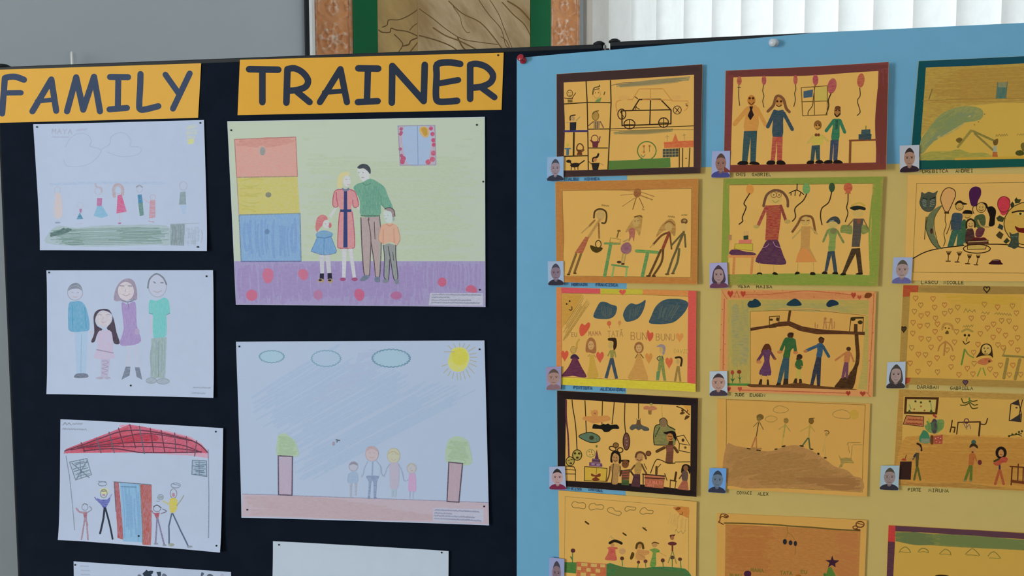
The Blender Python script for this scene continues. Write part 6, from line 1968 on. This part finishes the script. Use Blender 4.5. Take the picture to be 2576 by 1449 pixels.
rsheet(q(RX, 360, 85, 2340, 110, 2270, 1385, 300, 1330), 'd6a248', 'olive framed drawing filled with a pattern of small orange hearts', '''@drawn_frame
R a5803f:c 360 85 2340 110 2270 1385 300 1330 448 175 2240 202 2190 1295 390 1245
W 8f6c3c:w 22 16 560 100 2320 125 560 170 2300 195
F b8432c:c 360 88 550 90 548 172 448 176 440 230 352 232;F b8432c:c 385 1250 452 1250 436 1310 380 1332
@frame_heart
h 2f2010 14 1410 138 38 40
@frame_heart
H 4a3820 366 638 32 38;h 2f2010 9 366 638 34 40
@frame_heart
H 6a4a5a 1140 1308 26 24;h 4a2c34 12 1140 1308 32 32
@drawn_glow
F c8a030:q 880 200 1850 215 1840 420 1000 400;W b89a30:q 30 8 900 215 1850 230 950 300 1850 330
''' + hsrc + '''@handwriting
Q 7a6a30:p 9 50 1120 430 1275 425;Q 7a6a30:p 9 36 1345 440 1440 458;Q 7a6a30:p 8 36 1510 452 1720 472;Q 7a6a30:p 8 32 1110 620 1245 610
@drawn_woman
s b07a38:w 30 850 640 880 575 960 585 985 640;D 5a4018 10 890 625 935 630;f 5a4018:c 885 690 915 655 935 690 910 702
S b0703a:c 22 892 795 872 965;s b0703a:c 18 880 800 820 850 800 910;s b0703a:c 18 905 800 960 850 985 910
@drawn_man
s 8a7834:w 26 1100 670 1160 640 1230 670;D 33260f 16 1135 716 1186 718;s 33260f 12 1112 790 1140 828 1192 798;S 5a4a1c 9 1165 745 1155 790
S 5f8030:c 22 1132 895 1092 1082;s 6a8034:c 18 1140 900 1180 960 1240 995
@drawn_girl
f 3a2412 1274 998 1320 925 1345 845 1408 820 1466 848 1482 930 1486 1002 1450 970 1340 975;E cfa555 1405 897 60 66;D 4a3418 8 1378 878 1425 878;E 6a4a20 1390 920 9 15;s 6a4a20 7 1380 945 1400 952 1420 944
f bd5f3c:c 1288 1062 1335 1015 1395 1000 1445 1005 1482 1042 1440 1062 1380 1092;E 5a3c1c 1440 1042 15 15
S 6f8a30:c 16 1332 1130 1292 1228;S 6f8a30:c 16 1362 1130 1392 1218
@drawn_bench
S 7a7034:c 26 1612 972 1880 988;S 8a7438:c 40 1668 1015 1622 1250;S 8a7438:c 40 1822 1022 1762 1262;S 7a7034:p 16 1645 872 1614 970''', RX, 3)

rsheet(q(RY, 345, 95, 2265, 168, 2190, 1338, 270, 1255), 'd4a24e', 'orange drawing of a living room with a Christmas tree and framed picture', '''@drawn_frame
F a8803f:w 345 98 2260 170 2250 235 830 190 398 172;F a87838:w 342 100 400 172 372 1000 345 1180 272 1250
F a06c34:w 345 1190 1100 1200 2190 1285 2186 1334 275 1252
@drawn_floor
f c0843a:w 390 720 560 660 880 640 1250 690 1864 700 2200 720 2190 1290 1100 1225 350 1195
W b4682c:q 20 40 400 760 2190 740 360 1180 2190 1270
W bd7434:w 18 8 880 650 2200 700 900 690 2200 740
@framed_picture
L 4f2e12 28 430 198 815 204 796 385 420 378;F c9b060:c 450 215 795 218 780 368 440 362;D 4a4018 14 545 240 612 252 720 240;D b05a30 12 612 300 530 335 655 350;f 3f4a20 455 370 470 340 490 370;f 3f4a20 720 375 735 335 755 375;S 6a8a4a:p 14 470 280 490 330;S 6a8a4a:p 14 730 260 740 330
@drawn_sign
F bd6a44:c 435 412 645 426 640 545 396 515;L 4a2a1c 9 435 412 645 426 640 545 396 515;Q 8a3a28 7 18 450 465 630 475;Q 8a3a28 7 18 430 510 625 525
@drawn_tree
f 5f8a4c:c 655 540 720 500 780 470 885 462 886 560 830 610 790 630 700 612;E 4f3a44:c 775 540 40 92;W 3f7a3c:w 20 10 680 480 700 600 860 480 860 600
f 2f7a54:c 588 690 620 620 645 588 700 625 722 740 612 742;S 6a3c20 40 745 670 745 745;D a83c34 16 790 425 770 410;S b0a030 14 705 450 715 500
@drawn_present
F a83a34:c 765 662 876 645 872 760 770 756;D d8a090 7 790 690 820 680 850 690 800 730 840 735
@drawn_present
F 8a8a6c:c 612 690 716 690 716 742 612 742
@drawn_lamp
s 4f4a1c 13 1105 205 1130 258 1200 240;s 4f4a1c 13 1092 285 1150 285 1200 255;s 4f4a1c 13 1205 225 1240 240 1295 228;s 4f4a1c 13 1200 262 1235 325 1300 318;s 4f4a1c 12 1210 250 1255 285 1300 278;S 4f7a2c 18 1200 200 1202 250
@drawn_chair
S 4a2c12 15 992 472 978 560 965 612;S 4a2c12 15 980 550 1026 556 1014 616
@drawn_table
S 4a2c12 16 1062 495 1332 488;S 4a2c12 14 1062 500 1046 636;S 4a2c12 22 1330 498 1316 656;s 4a2c12 14 1338 515 1395 515 1420 446
@drawn_child
O 5a3038 11 1165 478 28 28;s 6a4a54:p 10 1130 500 1160 560 1200 520 1215 575;S 6a4a54:p 9 1165 510 1170 580
@drawn_door
L 33221c 12 1702 272 1792 222 1830 400 1822 484 1682 470;F 3a2c28 1705 270 1795 215 1802 290;F 38302c 1690 470 1822 385 1816 486;S 33221c 11 1842 220 1800 402;E 4a3c20 1770 315 14 10
@drawn_plant
D 3a3c18 14 1680 660 1720 640 1765 635 1800 610 1835 600;S 3a3c18 12 1680 655 1830 630;S 3a3c18 10 1790 640 1830 660
@drawn_desk
F 38201a 358 968 500 968 486 1190 345 1186;f a8402c 372 955 395 930 425 938 430 958;S 5a3c1c 8 420 930 435 890
@drawn_man
s 33200f 24 568 752 605 775 618 835;E c08a48 580 815 30 36;F 4a4424:c 545 862 590 866 578 1040 548 1040;S 3a3038 24 545 885 515 935;S 5a5a24:c 26 560 1045 528 1186;S 5a5a24:c 26 572 1045 602 1188;S b98a4c:p 14 520 925 440 930
@drawn_woman
E 3f5a4c 1252 735 30 28;f 3a2a14 1200 805 1215 762 1260 750 1300 780 1298 812 1250 785;E c08248 1250 820 34 36;E 5a2418 1238 856 14 10
f b05c2c:c 1200 880 1240 866 1272 882 1258 960 1240 1022 1190 1022 1195 950;S b05c2c:c 18 1268 895 1285 960;E 6a2c2c 1325 980 26 32
S 5f6a24:c 34 1205 1030 1150 1185;S 5a6a28:c 34 1222 1030 1216 1190;E 8a7a50 1140 1202 22 10;E 8a7a50 1212 1205 20 10
@drawn_girl
O 231610 36 1583 862 50 58;E c08248 1583 870 34 42;S 5a2418 7 1570 880 1595 888
f b03c34:c 1488 985 1560 940 1600 915 1660 925 1650 975 1590 985 1572 1015 1518 1016;S 3a3c18 22 1500 965 1560 935;S 3a3048 24 1565 1020 1565 1065
S a8442c:c 32 1560 1080 1510 1240;S a8442c:c 30 1572 1080 1612 1240
@drawn_crib
S 5a2c14 14 1690 1028 1960 1042;S 5a2c14 16 1716 1040 1702 1250;S 5a2c14 14 1790 1000 1782 1190;S 5a2c14 14 1850 1045 1845 1200;S 6a3018:c 36 1712 1205 1960 1232''', RY, 2.5)

rsheet([(2235, 1321), (2625, 1343), (2606, 1612), (2225, 1582)], 'd0a248', 'purple edged drawing with green sky streaks cut by the lower picture corner', '''@drawn_frame
F 532c40:c 414 540 2576 660 2890 680 2890 800 2576 772 1700 705 414 642
W 3a1c4a:w 30 8 420 560 2880 690 420 620 2880 780
F c8403a 298 538 416 540 410 822 286 816
F 532c40:c 286 816 410 822 380 1395 350 2200 230 2200 265 1395
@drawn_sky
F 6f7a44:c 416 646 1100 685 1700 712 2880 806 2870 970 1500 912 1100 884 416 812
W 3a5a40:w 34 16 430 670 1100 700 430 800 1100 880
W 55703f:w 34 16 900 700 2860 820 1000 860 2860 960
@drawn_cloud
s 6a6a2c:p 14 480 1000 510 945 580 905 640 940 672 1000;s 6a6a2c:p 10 500 985 575 995 660 1000
@drawn_cloud
s 6a6a2c:p 16 800 990 840 940 900 930 960 965 970 1000;s 6a6a2c:p 10 820 995 890 985 960 1005
@drawn_cloud
s 6a6a2c:p 14 1160 1020 1200 980 1260 945 1330 985 1350 1040;s 6a6a2c:p 10 1170 1030 1250 1025 1340 1040
@drawn_cloud
s 6a6a2c:p 14 1590 1030 1640 980 1710 935 1780 985 1830 1045;s 6a6a2c:p 10 1610 1040 1700 1040 1820 1055
@drawn_cloud
s 6a6a2c:p 14 1970 1060 2010 1010 2070 985 2130 1030 2180 1095;s 6a6a2c:p 10 1990 1090 2060 1090 2160 1100
@drawn_person
f 33200f 1060 1420 1090 1385 1170 1370 1300 1385 1340 1430 1300 1520 1100 1520''', RZ, 2)

# ---- pupil portraits stuck over the drawings' corners
def portrait(quad, bg, hair, skin, top, label, long=0, cut=False, fill_=1.0, lift=.0042):
    s = Sheet('portrait_photo', POST, quad, paper(bg), col=rgb(bg)[:3], lift=TOPZ + lift, thick=.0003, hs=((0, .5, 1), (.2, .1, .7)))
    tag(s.o, label, 'photo', 'pupil portrait photos')
    Q = np.array(quad, float)
    def tf(P):
        u, t = P[:, 0:1] / 100, P[:, 1:2] / 100
        return (Q[0] * (1 - u) + Q[1] * u) * (1 - t) + (Q[3] * (1 - u) + Q[2] * u) * t
    k = fill_
    def X(x): return 50 + (x - 50) * k
    def dk(c, f): return ''.join('%02x' % int(int(c[i:i + 2], 16) * f) for i in (0, 2, 4))
    src = '@shirt\nf %s 4 99 6 86 24 78 50 74 76 78 94 86 96 99\n' % top
    hb = 78 if long else 41
    src += '@hair\nf %s %g %g %g 38 %g 20 50 9 %g 20 %g 38 %g %g\n' % (hair, X(25 - 7 * (long > 0)), hb, X(24 - 4 * (long > 0)), X(32), X(68), X(76 + 4 * (long > 0)), X(75 + 7 * (long > 0)), hb)
    src += '@neck\nF %s 40 70 60 70 60 82 50 86 40 82\n' % dk(skin, .85)
    src += '@face\nf %s %g 42 %g 29 50 25 %g 29 %g 42 %g 60 %g 73 50 79 %g 73 %g 60\n' % (skin, X(22 + 3 * long), X(31), X(69), X(78 - 3 * long), X(75), X(64), X(36), X(25))
    src += '@features\nE %s %g 47 5 2\nE %s %g 47 5 2\nS %s 1.6 %g 43 %g 42\nS %s 1.6 %g 42 %g 43\ns %s 1.6 50 48 48 56 52 58\ns %s 2 %g 67 50 69 %g 67\n' % (
        dk(hair, .8), X(38), dk(hair, .8), X(62), dk(hair, .9), X(32), X(44), dk(hair, .9), X(56), X(68), dk(skin, .78), dk(skin, .62), X(42), X(58))
    s.draw(src, tf)
    return s
portrait(q(RK, 78, 1146, 272, 1138, 270, 1424, 74, 1428), '93b0d0', '4a4a58', '9c8790', '343846', 'portrait photo of a child in a dark jacket, lowest left corner of the car drawing')
portrait(q(RL, 86, 1100, 278, 1096, 284, 1386, 92, 1392), 'a3b4cc', '4c4854', '8a7482', '35323c', 'portrait photo with tied back dark hair beside the orange crayon frame', fill_=1.1)
portrait(q(RM, 66, 1080, 252, 1070, 246, 1352, 70, 1358), '9d8fb0', '5f5048', 'a8857c', '8a6a70', 'close cut portrait photo of a fringed face beside the coral heart frame', fill_=1.45)
portrait(q(RN, 108, 1020, 305, 1014, 322, 1308, 110, 1305), 'aab0cc', '33302f', 'bf9a98', '7c2c48', 'portrait photo of a boy in a crimson top beside the black frame', fill_=1.2)
portrait(q(RO, 128, 1005, 352, 1032, 345, 1500, 120, 1470), '9aa0c8', '4a424c', '8a7078', '4a4048', 'portrait photo cut by the lower picture edge beside the flower meadow drawing')
portrait(q(RP, 100, 1076, 312, 1072, 307, 1385, 90, 1388), 'a0a6cc', '5a4238', '9a6f62', '4a4a86', 'portrait photo of a boy in a blue top beside the maroon frame', fill_=1.05)
portrait(q(RQ, 70, 1085, 276, 1076, 290, 1374, 72, 1380), 'aaa4cc', '4f3f48', 'a88a86', '6a3f54', 'portrait photo of a child in a plum top beside the green frame', 1, fill_=1.05)
portrait(q(RR, 75, 1082, 286, 1078, 291, 1380, 71, 1382), 'b9c2cc', '4a3a3c', 'b88f80', '4a3c48', 'portrait photo of a smiling boy beside the coral bordered branch drawing', fill_=1.35)
portrait(q(RS, 75, 986, 288, 990, 273, 1304, 57, 1290), '6f9fd8', '384250', '6c7a8c', '38384c', 'portrait photo on a bright blue ground beside the brown hill drawing', fill_=1.15)
portrait(q(RV, 202, 1105, 432, 1096, 430, 1410, 204, 1424), 'b9b9c0', '3a2c2c', 'a8806c', '33242c', 'portrait photo of a dark haired boy beside the teal frame')
portrait(q(RW, 132, 1050, 366, 1050, 346, 1368, 112, 1368), 'a3acc8', '5a5044', 'a88c86', '6a6494', 'portrait photo of a fringed child in lilac beside the cat balloon party drawing', fill_=1.15)
portrait(q(RX, 162, 1056, 390, 1046, 382, 1382, 145, 1385), 'b4bccc', '4c443c', 'a88c84', '3f3634', 'portrait photo of a long haired girl beside the orange hearts drawing', 1, fill_=1.05)
portrait(q(RY, 126, 1020, 350, 1018, 336, 1322, 110, 1312), 'a6b8c2', '4f4638', '9a8480', '38343c', 'portrait photo with hair pulled back beside the Christmas tree drawing', fill_=1.1)

# ---- names written on the poster under the drawings
s = Sheet.__new__(Sheet)
s.plane, s.lift, s.thick, s.boxes, s.stack, s.col = POST, 0.0016, 0.0, [], [], rgb('c8ad66')[:3]
s.q = POST.uv([(1301, 100), (2890, 100), (2890, 1600), (1301, 1600)], .0016); s.c = np.array((0.0, 0.0))
s.sn = s.tn = np.array((0, 1.0)); s.sh = s.th = np.zeros(2)
def name(tf, col, h, w, *words):
    s.col = rgb('6ea6c6' if col == BLUEINK else 'c8ad66')[:3]
    pr = []
    for k in range(0, len(words), 5):
        t, x0, y0, x1, y1 = words[k:k + 5]
        pr += [(col,) + stroke(P, w) for P in text_strokes(t, x0, y0, x1, y1, h)]
    o = s.marks('handwritten_name', pr, tf, None, poster)
    for v in o.data.vertices: v.co = (v.co.x - PC[0], v.co.y - PC[1], v.co.z + 0.0016)
BLUEINK, DARKINK = '33486e', '4a4426'
name(RK, BLUEINK, 30, 7, 'ALBU', 325, 1421, 440, 1420, 'MINNEA', 515, 1419, 690, 1417)
name(RL, BLUEINK, 32, 7, 'HORVATH', 375, 1396, 562, 1397, 'FRANCISCA', 670, 1398, 932, 1402)
name(RM, BLUEINK, 34, 7, 'PINTIUTA', 398, 1346, 622, 1352, 'ALEXANDRA', 722, 1364, 1025, 1374)
name(RN, BLUEINK, 36, 7, 'KISS', 388, 1312, 510, 1318, 'DANIEL', 602, 1318, 782, 1336)
name(RP, DARKINK, 34, 7, 'CHI\u015e', 382, 1366, 492, 1366, 'GABRIEL', 570, 1368, 795, 1368)
name(RQ, DARKINK, 32, 8, 'VESA', 402, 1374, 540, 1372, 'RAISA', 622, 1376, 805, 1378)
name(RR, DARKINK, 34, 8, 'JUDE', 378, 1384, 495, 1384, 'EUGEN', 562, 1388, 745, 1391)
name(RS, DARKINK, 36, 8, 'COVACI', 418, 1314, 606, 1318, 'ALEX', 682, 1326, 812, 1330)
name(RV, DARKINK, 38, 8, 'DREBITCA', 472, 1426, 770, 1420, 'ANDREI', 862, 1422, 1065, 1418)
name(RW, DARKINK, 36, 8, 'LASCU', 472, 1372, 668, 1372, 'NICOLLE', 746, 1374, 985, 1374)
name(RX, DARKINK, 36, 8, 'D\u0102R\u0102BAN', 538, 1386, 805, 1390, 'GABRIELA', 952, 1398, 1235, 1402)
name(RY, DARKINK, 36, 8, 'PIRTE', 456, 1330, 612, 1333, 'MIRUNA', 706, 1337, 948, 1346)

# ---- push pins of the poster
M_RED = plain('pin_red_plastic', (0.42, 0.012, 0.03, 1), 0.25, 0.05, 80, spec=0.6)
M_PWHITE = plain('pin_white_plastic', (0.62, 0.66, 0.72, 1), 0.3, 0.04, 80, spec=0.5)
push_pin((1317, 153), POST, 0.0009, M_RED, (math.radians(-18), math.radians(-14)), 'red push pin in the top left corner of the blue poster')
push_pin((1950, 108), POST, 0.0013, M_PWHITE, (math.radians(8), math.radians(-22)), 'white push pin near the top edge of the blue poster')
